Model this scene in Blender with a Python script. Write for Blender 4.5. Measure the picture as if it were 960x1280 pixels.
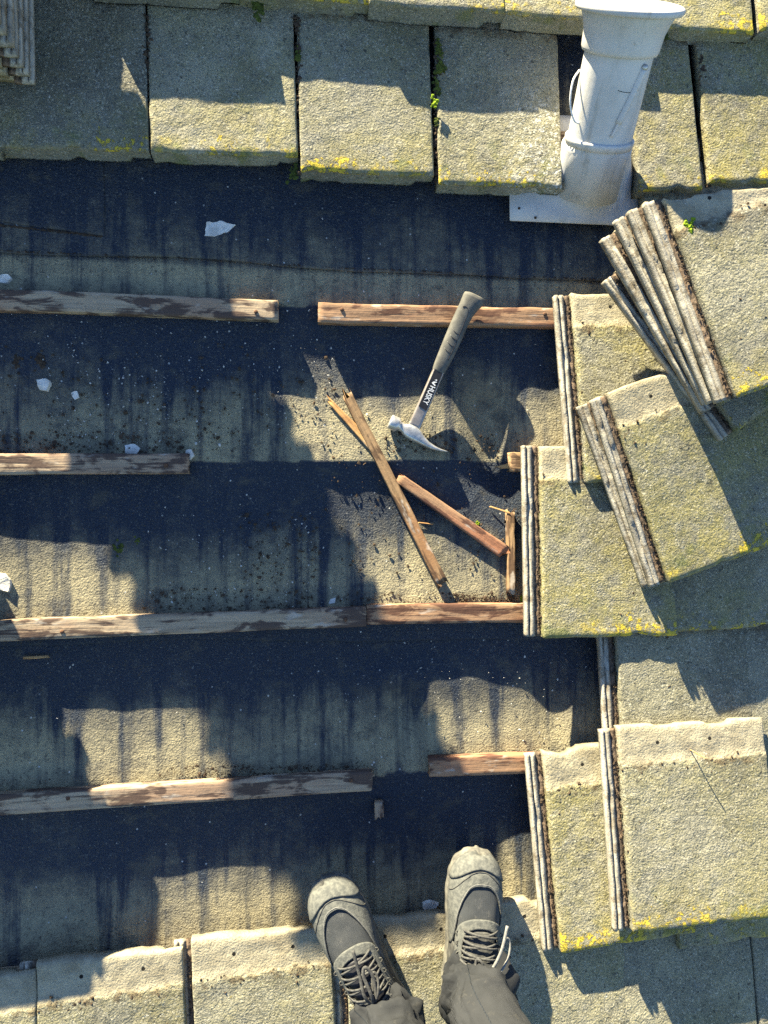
import bpy, bmesh, math, random
import numpy as np
from mathutils import Vector, Matrix, noise as mnoise

random.seed(7); RNG = np.random.default_rng(7)
rad = math.radians
S = bpy.context.scene
COL = S.collection
for o in list(bpy.data.objects): bpy.data.objects.remove(o)

# ------------------------------------------------------------------ camera, sky, sun, exposure
PITCH = rad(30)                 # roof pitch; everything is laid out in the roof's own frame, then tilted
ROOF = Matrix.Translation((0, 0, 5.0)) @ Matrix.Rotation(PITCH, 4, 'X')
CAM_H, F_PX, TILT, ROLL = 1.54, 890.0, rad(7.2), rad(0.5)
_d = Vector((math.sin(TILT), 0, -math.cos(TILT)))
_r0 = Vector((math.cos(TILT), 0, math.sin(TILT))); _u0 = Vector((0, 1, 0))
_r = _r0 * math.cos(ROLL) - _u0 * math.sin(ROLL)
_u = _u0 * math.cos(ROLL) + _r0 * math.sin(ROLL)
cd = bpy.data.cameras.new('camera'); cam = bpy.data.objects.new('camera', cd); COL.objects.link(cam)
cd.sensor_width = 36; cd.lens = F_PX / 1280 * 36; cd.clip_start = 0.02; cd.clip_end = 500
_m = Matrix.Identity(4)
for i in range(3):
    _m[i][0] = _r[i]; _m[i][1] = _u[i]; _m[i][2] = -_d[i]
_m[2][3] = CAM_H
cam.matrix_world = ROOF @ _m
S.camera = cam

def P(x, y, z=0.0):
    """the spot on the roof (at height z above the felt) seen at a pixel of the 960 x 1280 photograph"""
    v = _d * F_PX + _r * (x - 480) + _u * (640 - y)
    t = (CAM_H - z) / -v.z
    return Vector((v.x * t, v.y * t, z))

SUN_AZ, SUN_EL = rad(25.5), rad(11.2)          # in the roof frame: up and to the left, grazing
sdir = Vector((-math.sin(SUN_AZ) * math.cos(SUN_EL), math.cos(SUN_AZ) * math.cos(SUN_EL), math.sin(SUN_EL)))
wdir = ROOF.to_3x3() @ sdir
W = bpy.data.worlds.new('World'); S.world = W; W.use_nodes = True
nt = W.node_tree; bg = nt.nodes['Background']
sky = nt.nodes.new('ShaderNodeTexSky'); sky.sky_type = 'NISHITA'; sky.sun_disc = False
sky.sun_elevation = math.asin(wdir.z); sky.sun_rotation = math.atan2(wdir.x, wdir.y)
sky.air_density = 1.0; sky.dust_density = 0.1; sky.ozone_density = 5.0
nt.links.new(sky.outputs[0], bg.inputs[0]); bg.inputs[1].default_value = 0.05
sd = bpy.data.lights.new('sun', 'SUN'); sun = bpy.data.objects.new('sun', sd); COL.objects.link(sun)
sd.energy = 5.0; sd.angle = rad(0.53); sd.color = (1.0, 0.88, 0.60)
sun.rotation_euler = wdir.to_track_quat('Z', 'Y').to_euler(); sun.location = (0, 0, 12)
vs = S.view_settings; vs.view_transform = 'Standard'; vs.look = 'None'; vs.exposure = 2.6; vs.gamma = 1; vs.use_curve_mapping = False
S.cycles.max_bounces = 6; S.cycles.use_denoising = False

# ------------------------------------------------------------------ helpers
PLAIN = set()      # objects that stand in the world frame and are not tilted with the roof
def mesh(name, verts, faces, mat=None, smooth=True):
    me = bpy.data.meshes.new(name); me.from_pydata([tuple(v) for v in verts], [], faces); me.update()
    if mat: me.materials.append(mat)
    if smooth: me.polygons.foreach_set('use_smooth', [True] * len(me.polygons))
    return me
def tag(o, label=None, cat=None, group=None, kind=None):
    for k, v in (('label', label), ('category', cat), ('group', group), ('kind', kind)):
        if v: o[k] = v
    return o
def link(name, me, parent=None, loc=None):
    o = bpy.data.objects.new(name, me); COL.objects.link(o)
    if parent: o.parent = parent
    if loc: o.location = loc
    return o
def empty(name, loc=(0, 0, 0), rot=None):
    o = bpy.data.objects.new(name, None); COL.objects.link(o); o.empty_display_size = .05
    o.location = loc
    if rot: o.rotation_euler = rot
    return o
def basis(origin, X, Y, Z):
    m = Matrix.Identity(4)
    for i in range(3):
        m[i][0], m[i][1], m[i][2], m[i][3] = X[i], Y[i], Z[i], origin[i]
    return m
def nz(x, y=0, z=0): return mnoise.noise(Vector((x, y, z)))
def grid_faces(nu, nv, off=0, flip=False, wrap=False):
    f = []
    for i in range(nu - 1):
        for j in range(nv - (0 if wrap else 1)):
            k = (j + 1) % nv
            q = (off + i * nv + j, off + (i + 1) * nv + j, off + (i + 1) * nv + k, off + i * nv + k)
            f.append(q[::-1] if flip else q)
    return f
def loft(rings, cap=True):
    n = len(rings[0]); v = [p for r in rings for p in r]
    f = grid_faces(len(rings), n, wrap=True)
    if cap:
        f.append(tuple(range(n))); f.append(tuple(range((len(rings) - 1) * n, len(rings) * n))[::-1])
    return v, f
def fix(me):
    bm = bmesh.new(); bm.from_mesh(me); bmesh.ops.recalc_face_normals(bm, faces=bm.faces[:]); bm.to_mesh(me); bm.free(); return me
def tube(name, pts, r, mat, parent=None, n=8, flat=1.0):
    pts = [Vector(p) for p in pts]; rings = []
    rr = r if isinstance(r, (list, tuple)) else [r] * len(pts)
    for i, p in enumerate(pts):
        t = (pts[min(i + 1, len(pts) - 1)] - pts[max(i - 1, 0)]).normalized()
        a = t.cross(Vector((0, 0, 1)))
        if a.length < 1e-3: a = t.cross(Vector((0, 1, 0)))
        a.normalize(); b = a.cross(t)
        rings.append([p + a * rr[i] * math.cos(k * math.tau / n) + b * rr[i] * flat * math.sin(k * math.tau / n) for k in range(n)])
    v, f = loft(rings)
    return link(name, fix(mesh(name, v, f, mat)), parent)
def spline(pts, n=8):
    pts = [Vector(p) for p in pts]; out = []
    for i in range(len(pts) - 1):
        p0, p1, p2, p3 = pts[max(i - 1, 0)], pts[i], pts[i + 1], pts[min(i + 2, len(pts) - 1)]
        for k in range(n):
            t = k / n
            out.append(.5 * ((2 * p1) + (p2 - p0) * t + (2 * p0 - 5 * p1 + 4 * p2 - p3) * t * t + (3 * p1 - p0 - 3 * p2 + p3) * t ** 3))
    out.append(pts[-1]); return out
def sstep(a, b, x):
    t = np.clip((x - a) / (b - a), 0, 1); return t * t * (3 - 2 * t)
def interp(x, xs, ys): return float(np.interp(x, xs, ys))

class N:
    """small node-building helper"""
    def __init__(s, name, rough=.85, spec=.3):
        s.m = bpy.data.materials.new(name); s.m.use_nodes = True; s.t = s.m.node_tree
        s.b = s.t.nodes['Principled BSDF']; s.b.inputs['Roughness'].default_value = rough
        s.b.inputs['Specular IOR Level'].default_value = spec
        s.tc = s.t.nodes.new('ShaderNodeTexCoord'); s.obj = s.tc.outputs['Object']
    def n(s, typ, **k):
        x = s.t.nodes.new(typ)
        for a, v in k.items(): setattr(x, a, v)
        return x
    def l(s, a, b):
        if hasattr(a, 'is_linked') or hasattr(a, 'links'): s.t.links.new(a, b)
        else: b.default_value = a
    def map(s, scale=(1, 1, 1), vec=None, loc=None):
        x = s.n('ShaderNodeMapping'); s.l(vec or s.obj, x.inputs[0]); x.inputs['Scale'].default_value = scale
        if loc is not None: s.l(loc, x.inputs['Location'])
        return x.outputs[0]
    def rndvec(s):
        oi = s.n('ShaderNodeObjectInfo'); c = s.n('ShaderNodeVectorMath', operation='SCALE')
        c.inputs[0].default_value = (7.3, 11.9, 5.1); s.l(oi.outputs['Random'], c.inputs['Scale'])
        a = s.n('ShaderNodeVectorMath', operation='ADD'); s.l(s.obj, a.inputs[0]); s.l(c.outputs[0], a.inputs[1])
        s.rand = oi.outputs['Random']; return a.outputs[0]
    def noise(s, scale, detail=4, rough=.55, vec=None, dist=0):
        x = s.n('ShaderNodeTexNoise'); s.l(vec or s.obj, x.inputs['Vector'])
        x.inputs['Scale'].default_value = scale; x.inputs['Detail'].default_value = detail
        x.inputs['Roughness'].default_value = rough; x.inputs['Distortion'].default_value = dist
        return x.outputs['Fac']
    def vor(s, scale, vec=None, out='Distance', rnd=1.0, feat='F1'):
        x = s.n('ShaderNodeTexVoronoi', feature=feat); s.l(vec or s.obj, x.inputs['Vector'])
        x.inputs['Scale'].default_value = scale; x.inputs['Randomness'].default_value = rnd
        return x.outputs[out]
    def rng(s, v, a, b, c=0., d=1., smooth=True):
        x = s.n('ShaderNodeMapRange'); x.interpolation_type = 'SMOOTHSTEP' if smooth else 'LINEAR'
        s.l(v, x.inputs[0])
        for i, k in enumerate((a, b, c, d)): x.inputs[i + 1].default_value = k
        return x.outputs[0]
    def math(s, op, a, b=0., c=None):
        x = s.n('ShaderNodeMath', operation=op); s.l(a, x.inputs[0]); s.l(b, x.inputs[1])
        if c is not None: s.l(c, x.inputs[2])
        return x.outputs[0]
    def mix(s, f, a, b):
        x = s.n('ShaderNodeMix', data_type='RGBA'); s.l(f, x.inputs['Factor'])
        s.l(a if not isinstance(a, tuple) else a + (1,), x.inputs[6]); s.l(b if not isinstance(b, tuple) else b + (1,), x.inputs[7])
        return x.outputs[2]
    def xyz(s, vec=None):
        x = s.n('ShaderNodeSeparateXYZ'); s.l(vec or s.obj, x.inputs[0]); return x.outputs
    def attr(s, name):
        x = s.n('ShaderNodeAttribute', attribute_name=name); return x.outputs['Fac']
    def bump(s, h, dist, strength=1.0, prev=None):
        x = s.n('ShaderNodeBump'); s.l(h, x.inputs['Height']); x.inputs['Distance'].default_value = dist
        x.inputs['Strength'].default_value = strength
        if prev is not None: s.l(prev, x.inputs['Normal'])
        return x.outputs[0]
    def out(s, col, normal=None, rough=None, metal=None):
        s.l(col + (1,) if isinstance(col, tuple) else col, s.b.inputs['Base Color'])
        if normal is not None: s.l(normal, s.b.inputs['Normal'])
        if rough is not None: s.l(rough, s.b.inputs['Roughness'])
        if metal is not None: s.b.inputs['Metallic'].default_value = metal
        return s.m

# ------------------------------------------------------------------ materials
def mat_felt():
    k = N('bitumen_felt', .75, .35)
    dust = k.attr('dust'); v = k.obj
    streak = k.noise(1, 5, .6, k.map((24, 1.9, 1)))
    streak2 = k.noise(1, 3, .6, k.map((95, 3.0, 1)))
    big = k.noise(5, 5, .6); fine = k.noise(240, 3, .6); mid = k.noise(45, 4, .65)
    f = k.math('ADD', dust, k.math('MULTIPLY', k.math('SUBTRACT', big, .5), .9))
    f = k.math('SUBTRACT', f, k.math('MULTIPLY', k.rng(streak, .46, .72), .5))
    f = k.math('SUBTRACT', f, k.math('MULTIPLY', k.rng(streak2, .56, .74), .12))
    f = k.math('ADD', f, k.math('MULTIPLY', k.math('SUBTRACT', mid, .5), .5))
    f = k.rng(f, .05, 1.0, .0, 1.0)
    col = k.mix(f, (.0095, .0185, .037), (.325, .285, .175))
    col = k.mix(k.rng(fine, .55, .75, 0, .35), col, (.33, .31, .25))
    cell = k.n('ShaderNodeTexVoronoi'); k.l(v, cell.inputs['Vector']); cell.inputs['Scale'].default_value = 120
    cx = k.xyz(cell.outputs['Color'])[0]
    sp = k.math('MULTIPLY', k.rng(cx, .982, .99), k.rng(cell.outputs['Distance'], .32, .12))
    col = k.mix(sp, col, (.42, .42, .40))
    dk = k.rng(k.noise(150, 3, .7, k.map((1, 1, 1), loc=(3, 9, 1))), .57, .68, 0, .8); col = k.mix(dk, col, (.045, .04, .032))
    grime = k.rng(k.noise(14, 6, .7, k.map((1, 1.4, 1), loc=(1, 5, 2))), .54, .68, 0, .7); col = k.mix(grime, col, (.060, .058, .05))
    rust = k.rng(k.noise(9, 5, .65, k.map((1, 1, 1), loc=(4, 2, 0))),   .68, .8, 0, .15)
    col = k.mix(rust, col, (.16, .10, .05))
    h = k.math('ADD', k.noise(250, 3, .65), k.math('MULTIPLY', k.noise(60, 3, .6), .8))
    nb = k.bump(h, .0044, 1.0)
    return k.out(col, nb, k.rng(fine, .3, .7, .6, .85))
def mat_tile(name, tone=1.0, olive=.5, lich=.5, white=0):
    k = N(name, .9, .2); v = k.rndvec(); X, Y, Z = k.xyz()[:3]
    big = k.noise(7, 5, .6, v); mid = k.noise(38, 4, .65, v); fine = k.noise(330, 2, .6, v)
    c = k.mix(k.rng(big, .3, .7), (.185 * tone, .178 * tone, .140 * tone), (.285 * tone, .27 * tone, .195 * tone))
    c = k.mix(k.rng(k.rand, 0, 1, 0, .6, False), c, (.15, .147, .125))
    c = k.mix(k.rng(k.noise(3.6, 5, .65, v), .49, .63, 0, .62), c, (.095, .09, .072))
    c = k.mix(k.rng(k.math('ADD', k.math('MULTIPLY', mid, .4), k.math('MULTIPLY', k.noise(4.5, 3, .6, v), .6)), .40, .62, 0, .85 * olive), c, (.225, .203, .085))
    # aggregate grains
    cell = k.n('ShaderNodeTexVoronoi'); k.l(v, cell.inputs['Vector']); cell.inputs['Scale'].default_value = 330
    cs = k.xyz(cell.outputs['Color'])
    c = k.mix(k.rng(cs[0], .80, .95, 0, .40), c, (.46, .44, .36)); c = k.mix(k.rng(cs[1], .80, .95, 0, .55), c, (.07, .07, .06))
    c = k.mix(k.rng(k.noise(85, 3, .7, v), .60, .69, 0, .78), c, (.042, .042, .036))
    # pale cement at the head, once hidden by the course above
    jag = k.math('ADD', Y, k.math('MULTIPLY', k.math('SUBTRACT', mid, .5), .035))
    head = k.rng(jag, .337, .349)
    hc = k.mix(k.rng(k.noise(22, 5, .65, v), .35, .65), (.345, .31, .225), (.225, .20, .145))
    hc = k.mix(k.rng(fine, .5, .8, 0, .4), hc, (.5, .46, .36)); hc = k.mix(k.rng(k.noise(13, 4, .7, v), .50, .68, 0, .55), hc, (.20, .165, .11)); hc = k.mix(k.rng(k.noise(110, 3, .7, v), .62, .72, 0, .7), hc, (.11, .09, .065))
    c = k.mix(k.math('MULTIPLY', head, .85), c, hc)
    band = k.math('MULTIPLY', k.rng(jag, .318, .334), k.rng(jag, .352, .338))
    c = k.mix(k.math('MULTIPLY', band, k.rng(k.noise(30, 4, .7, v), .45, .6, 0, .8)), c, (.10, .075, .045))
    # lichen: yellow rosettes along the nose and below the head line, green film
    film = k.math('MULTIPLY', k.rng(jag, .17, .02), k.rng(k.math('ADD', k.math('MULTIPLY', k.noise(13, 4, .65, v), .6), k.math('MULTIPLY', mid, .4)), .44, .60))
    film = k.math('MULTIPLY', film, k.rng(Z, .019, .023))
    c = k.mix(k.math('MULTIPLY', film, .10 + .24 * lich), c, (.29, .25, .07))
    lm = k.math('ADD', k.rng(jag, .11, .0), k.math('MULTIPLY', k.math('MULTIPLY', k.rng(Y, .27, .31), k.rng(Y, .335, .32)), .45))
    ln = k.noise(58, 5, .75, v); lb = k.noise(11, 2, .5, v)
    lf = k.rng(k.math('ADD', ln, k.math('MULTIPLY', k.math('SUBTRACT', lm, 1.0), .30)), .57 - .1 * lich, .63 - .1 * lich)
    lf = k.math('MULTIPLY', lf, k.math('MULTIPLY', k.rng(lm, .02, .3), k.rng(lb, .40, .58)))
    lf = k.math('MULTIPLY', lf, k.rng(Z, .0195, .0235))
    c = k.mix(k.math('MULTIPLY', lf, .9), c, (.54, .415, .04))
    gm = k.math('MULTIPLY', k.rng(k.noise(16, 4, .6, v), .55, .7), k.rng(jag, .16, .0, 0, .6))
    c = k.mix(gm, c, (.13, .15, .045))
    wl = k.rng(k.noise(95, 3, .7, v), .66, .72, 0, .7)
    c = k.mix(k.math('MULTIPLY', wl, k.rng(k.noise(6, 2, .5, v), .5, .65)), c, (.55, .55, .5))
    if white:       # crusty white lichen over one side of the tile
        wm = k.math('MULTIPLY', k.rng(k.math('ADD', X, k.math('MULTIPLY', k.math('SUBTRACT', big, .5), .2)), .12, .24), k.math('MULTIPLY', k.rng(Y, .27, .12), k.rng(k.noise(120, 4, .75, v), .53, .59, 0, .85)))
        c = k.mix(wm, c, (.56, .55, .49))
    # two nail holes in the head: flat dark spots painted for the shade inside
    for hx in (.085, .205):
        d = k.n('ShaderNodeVectorMath', operation='DISTANCE'); cc = k.n('ShaderNodeCombineXYZ')
        k.l(X, cc.inputs[0]); k.l(Y, cc.inputs[1]); k.l(cc.outputs[0], d.inputs[0]); d.inputs[1].default_value = (hx, .384, 0)
        c = k.mix(k.rng(d.outputs['Value'], .0046, .0034), c, (.012, .011, .01))
    h = k.math('ADD', k.noise(230, 3, .65, v), k.math('ADD', k.math('MULTIPLY', cs[2], .2), k.math('MULTIPLY', k.noise(28, 4, .6, v), 2.2)))
    h = k.math('MULTIPLY', h, k.rng(head, 0, 1, 1., .55))
    h = k.math('ADD', h, k.math('MULTIPLY', lf, .5))
    nb = k.bump(h, .0040, 1.0)
    return k.out(c, nb)
def mat_strip():
    k = N('interlock_concrete', .9, .2); v = k.rndvec(); X = k.xyz()[0]
    st = k.noise(1, 4, .6, k.map((160, 9, 60), v))
    c = k.mix(k.rng(st, .35, .65), (.36, .34, .29), (.20, .185, .155))
    c = k.mix(k.rng(k.noise(40, 4, .7, v), .48, .66, 0, .75), c, (.11, .088, .06))
    gro = k.rng(X, -.0135, -.0115)
    c = k.mix(k.math('MULTIPLY', gro, .9), c, k.mix(k.rng(k.noise(90, 3, .7, v), .4, .6), (.16, .11, .075), (.05, .035, .025)))
    return k.out(c, k.bump(k.noise(200, 3, .65, v), .002, .7))
def mat_wood(name, light, dark, red, redamt):
    k = N(name, .85, .2); v = k.rndvec()
    g = k.noise(1, 6, .65, k.map((7, 150, 150), v), .4)
    st = k.noise(1, 4, .6, k.map((11, 30, 30), v), .6); w = k.noise(1, 3, .6, k.map((4, 12, 12), v))
    c = k.mix(k.rng(g, .3, .7), light, tuple(a * .62 for a in light))
    c = k.mix(k.rng(w, .46, .62, 0, redamt), c, red)
    c = k.mix(k.rng(k.math('ADD', st, k.math('MULTIPLY', k.math('SUBTRACT', g, .5), .35)), .475, .575, 0, .9), c, dark)
    c = k.mix(k.rng(k.noise(1, 3, .6, k.map((14, 40, 40), v)), .6, .7, 0, .6), c, (.42, .38, .33))
    return k.out(c, k.bump(k.math('ADD', g, k.math('MULTIPLY', k.noise(120, 2, .5, v), .4)), .0016, .8))
def mat_simple(name, a, b, scale, rough=.7, bscale=300, bd=.0006, spec=.3, metal=0, strength=.6):
    k = N(name, rough, spec); v = k.rndvec()
    c = k.mix(k.rng(k.noise(scale, 5, .6, v), .35, .65), a, b)
    return k.out(c, k.bump(k.noise(bscale, 3, .6, v), bd, strength), metal=metal)
FELT = mat_felt()
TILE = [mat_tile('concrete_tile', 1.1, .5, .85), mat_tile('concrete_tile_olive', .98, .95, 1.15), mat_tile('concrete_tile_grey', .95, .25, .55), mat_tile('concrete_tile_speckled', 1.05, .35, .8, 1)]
STRIP = mat_strip()
W_PALE = mat_wood('weathered_batten', (.38, .295, .205), (.062, .04, .034), (.27, .165, .11), .6)
W_RED = mat_wood('reddish_batten', (.31, .19, .115), (.075, .036, .026), (.27, .115, .065), .8)
W_BROKEN = mat_wood('broken_batten', (.29, .19, .105), (.075, .045, .028), (.26, .13, .06), .7)
W_ORANGE = mat_wood('fresh_split_wood', (.47, .29, .13), (.26, .14, .06), (.40, .21, .08), .6)
MORTAR = mat_simple('mortar', (.62, .60, .56), (.46, .44, .40), 60, .9, 260, .002)
RUST = mat_simple('rusty_nail', (.13, .06, .03), (.06, .035, .025), 200, .8)
GRIT = mat_simple('pale_grit', (.46, .45, .42), (.30, .29, .27), 90, .9)
MOSS = mat_simple('moss', (.085, .105, .022), (.04, .052, .014), 120, .95, 420, .004, .1)
MOSS_BRIGHT = mat_simple('bright_moss', (.22, .30, .02), (.12, .19, .015), 160, .95, 420, .004, .1)
SOIL = mat_simple('soil', (.07, .05, .035), (.035, .026, .02), 90, .95, 300, .002, .1)
def mat_plastic():
    k = N('pale_plastic', .5, .35)
    c = k.mix(k.rng(k.noise(9, 4, .6), .35, .65), (.50, .495, .485), (.42, .41, .395))
    c = k.mix(k.rng(k.noise(1, 5, .65, k.map((60, 9, 9))), .52, .70, 0, .45), c, (.25, .235, .205))
    c = k.mix(k.rng(k.noise(34, 5, .7), .60, .74, 0, .5), c, (.20, .185, .16))
    return k.out(c, k.bump(k.noise(120, 3, .6), .0003, .6))
PLASTIC = mat_plastic()
STEEL = mat_simple('forged_steel', (.50, .50, .49), (.33, .33, .33), 60, .36, 250, .0005, .5, .6)
RUBBER = mat_simple('grip_rubber', (.115, .112, .098), (.075, .074, .068), 60, .75, 500, .0005)
BLACK = mat_simple('black_paint', (.012, .012, .016), (.02, .02, .024), 60, .45, 300, .0002)
SHAFT = mat_simple('shaft_metal', (.34, .30, .27), (.22, .2, .185), 50, .4, 250, .0003, .5, .6)
WHITE = mat_simple('white_lettering', (.72, .72, .72), (.6, .6, .6), 90, .6)
def mat_mesh_fabric():
    k = N('shoe_mesh', .85, .2)
    w1 = k.n('ShaderNodeTexWave'); w1.inputs['Scale'].default_value = 330; k.l(k.map((1, -.8, 0)), w1.inputs['Vector'])
    w2 = k.n('ShaderNodeTexWave'); w2.inputs['Scale'].default_value = 330; k.l(k.map((.8, 1, 0)), w2.inputs['Vector'])
    h = k.math('MULTIPLY', w1.outputs['Fac'], w2.outputs['Fac'])
    c = k.mix(k.rng(k.noise(30, 4, .6), .35, .7), (.066, .072, .080), (.098, .102, .108))
    c = k.mix(k.rng(h, 0, .6), (.036, .040, .045), c)
    c = k.mix(k.rng(k.noise(60, 5, .7), .55, .8, 0, .5), c, (.2, .19, .17))
    return k.out(c, k.bump(h, .0007, .8))
SHOE_MESH = mat_mesh_fabric()
SUEDE = mat_simple('dusty_suede', (.118, .121, .112), (.070, .074, .073), 130, .92, 330, .0012, .15)
SUEDE_DARK = mat_simple('grey_suede', (.085, .085, .08), (.042, .043, .044), 70, .92, 330, .001, .15)
SOLE = mat_simple('rubber_sole', (.16, .155, .13), (.075, .073, .068), 45, .8, 200, .0015)
LACE = mat_simple('lace_cord', (.085, .085, .082), (.045, .045, .046), 200, .9, 700, .0008)
LACE_PALE = mat_simple('pale_lace_cord', (.20, .20, .19), (.13, .13, .13), 200, .9, 700, .0008)
def mat_cloth(name, a, b):
    k = N(name, .92, .15)
    c = k.mix(k.rng(k.noise(12, 5, .6), .3, .7), a, b)
    wv = k.n('ShaderNodeTexWave'); wv.inputs['Scale'].default_value = 260; k.l(k.map((1, .7, .9)), wv.inputs['Vector'])
    cr = k.math('ABSOLUTE', k.math('SUBTRACT', k.noise(7, 3, .5, None, .6), .5))
    nb = k.bump(k.rng(cr, 0, .10), .0045, .6)
    h = k.math('ADD', wv.outputs['Fac'], k.math('MULTIPLY', k.noise(90, 4, .6), 1.6))
    c = k.mix(k.rng(k.noise(45, 5, .7), .58, .75, 0, .4), c, (.09, .085, .075))
    return k.out(c, k.bump(h, .0009, .7, nb))
TROUSER = mat_cloth('grey_trouser_cloth', (.036, .038, .042), (.026, .028, .031))
JACKET = mat_cloth('dark_jacket_cloth', (.03, .035, .045), (.02, .025, .03))
SKIN = mat_simple('skin', (.5, .3, .22), (.45, .26, .19), 30, .6)
GRASS = mat_simple('lawn', (.05, .09, .02), (.035, .06, .015), 2, .95, 30, .02)
BRICK = mat_simple('house_render', (.35, .28, .22), (.28, .22, .18), 4, .9, 60, .004)
DECK = mat_simple('roof_boards', (.2, .15, .1), (.15, .11, .08), 5, .9)

# ------------------------------------------------------------------ setting: ground, house below, felt
g = link('ground', mesh('ground', [(-150, -150, 0), (150, -150, 0), (150, 150, 0), (-150, 150, 0)], [(0, 1, 2, 3)], GRASS)); tag(g, kind='structure'); PLAIN.add(g)
house = empty('house', (0, 0, 0)); PLAIN.add(house)
tag(house, 'house body standing under the stripped tiled roof', 'house')
def roofpt(x, y, z): return ROOF @ Vector((x, y, z))
a, b = roofpt(0, -2.9, -.12), roofpt(0, 2.9, -.12)
prof = [(a.y, 0), (a.y, a.z), (b.y, b.z), (2 * b.y - a.y, a.z), (2 * b.y - a.y, 0)]
vv = [(x, p[0], p[1]) for x in (-3.4, 3.6) for p in prof]
link('house_wall', fix(mesh('house_wall', vv, [(0, 1, 2, 3, 4), (9, 8, 7, 6, 5)] + [(i, (i + 1) % 5, 5 + (i + 1) % 5, 5 + i) for i in range(5)], BRICK, False)), house)
vv = [roofpt(x, y, z) for x in (-3.6, 3.8) for y in (-3.1, 3.0) for z in (-.11, -.055)]
link('roof_deck', fix(mesh('roof_deck', vv, [(0, 1, 3, 2), (4, 6, 7, 5), (0, 4, 5, 1), (2, 3, 7, 6), (0, 2, 6, 4), (1, 5, 7, 3)], DECK, False)), house)

def pxline(p, q, z=0):
    A, B = P(*p, z), P(*q, z); k = (B.y - A.y) / (B.x - A.x)
    return (A.y - k * A.x, k)
BL = [pxline((0, 160), (690, 190)), pxline((0, 372), (690, 394)), pxline((0, 579), (650, 576)), pxline((0, 787), (655, 768)),
      pxline((0, 1003), (655, 957)), pxline((0, 1222), (655, 1150))]
BL = [(BL[0][0] + .345 * i, BL[0][1]) for i in (7, 6, 5, 4, 3, 2, 1)] + BL + [(BL[-1][0] - .345 * i, BL[-1][1]) for i in range(1, 7)]
DENTS = [((505, 905), .04, .09, -.022), ((480, 850), .09, .035, .013), ((560, 850), .10, .05, .008),
         ((690, 650), .08, .10, -.012), ((625, 622), .06, .06, .008), ((340, 700), .12, .08, .007), ((250, 490), .10, .06, .006),
         ((590, 1090), .07, .09, -.012), ((700, 880), .05, .09, -.02)]
DENTS = [(P(*c), rx, ry, dz) for c, rx, ry, dz in DENTS]
def felt_fields(X, Y):
    X = np.asarray(X, float); Y = np.asarray(Y, float)
    z = np.zeros_like(X); dust = np.zeros_like(X)
    amp = .012 + .004 * np.sin(X * 5.1 + 1) + .003 * np.sin(X * 11.3 + Y)
    for (u0, uk), (l0, lk) in zip(BL[:-1], BL[1:]):
        yu = u0 + uk * X; yl = l0 + lk * X
        s = (yu - Y) / (yu - yl); m = (s >= 0) & (s < 1); sc = np.clip(s, 0, 1)
        sag = -amp * np.sin(np.pi * sc ** .68) ** 1.2
        z = np.where(m, sag, z)
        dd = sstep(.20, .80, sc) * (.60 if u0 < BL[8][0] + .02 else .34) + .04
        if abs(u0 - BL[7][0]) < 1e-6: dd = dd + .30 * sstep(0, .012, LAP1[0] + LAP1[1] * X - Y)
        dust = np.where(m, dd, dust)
    for c, rx, ry, dz in DENTS:
        z = z + dz * np.exp(-((X - c.x) / rx) ** 2 - ((Y - c.y) / ry) ** 2)
    h0 = P(612, 520); yt = P(0, 440).y; yb = P(0, 572).y                     # felt hanging hollow above the missing batten
    z = z - .042 * np.exp(-(np.abs(X - h0.x - (h0.y - Y) * .18) / .056) ** 2) * sstep(0, .12, yt - Y) * sstep(-.19, .0, Y - yb)
    z = z + .0006 * np.sin(X * 37 + 1.3 * np.sin(Y * 6)) + .0004 * np.sin(X * 71 + 2.1 * np.sin(Y * 4 + 1)) + .0010 * np.sin(X * 17 - Y * 5)
    z = z + .0030 * np.exp(-(((X * .94 + Y * .34 + .28) % .62 - .31) / .012) ** 2) * (np.sin(Y * 9) > .1) * np.sin(Y * 9) + .0022 * np.exp(-(((X * .8 - Y * .6 + .1) % .83 - .4) / .010) ** 2) * np.clip(np.sin(Y * 7 + X * 3), 0, 1)
    return z, dust
def felt_z(x, y): return float(felt_fields([x], [y])[0][0])
xs = np.concatenate([np.linspace(-3.4, -.95, 30)[:-1], np.arange(-.95, 1.25, .006), np.linspace(1.25, 3.6, 30)])
LAP1 = pxline((0, 316), (750, 352)); LAP2 = pxline((0, 806), (740, 797))
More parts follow.
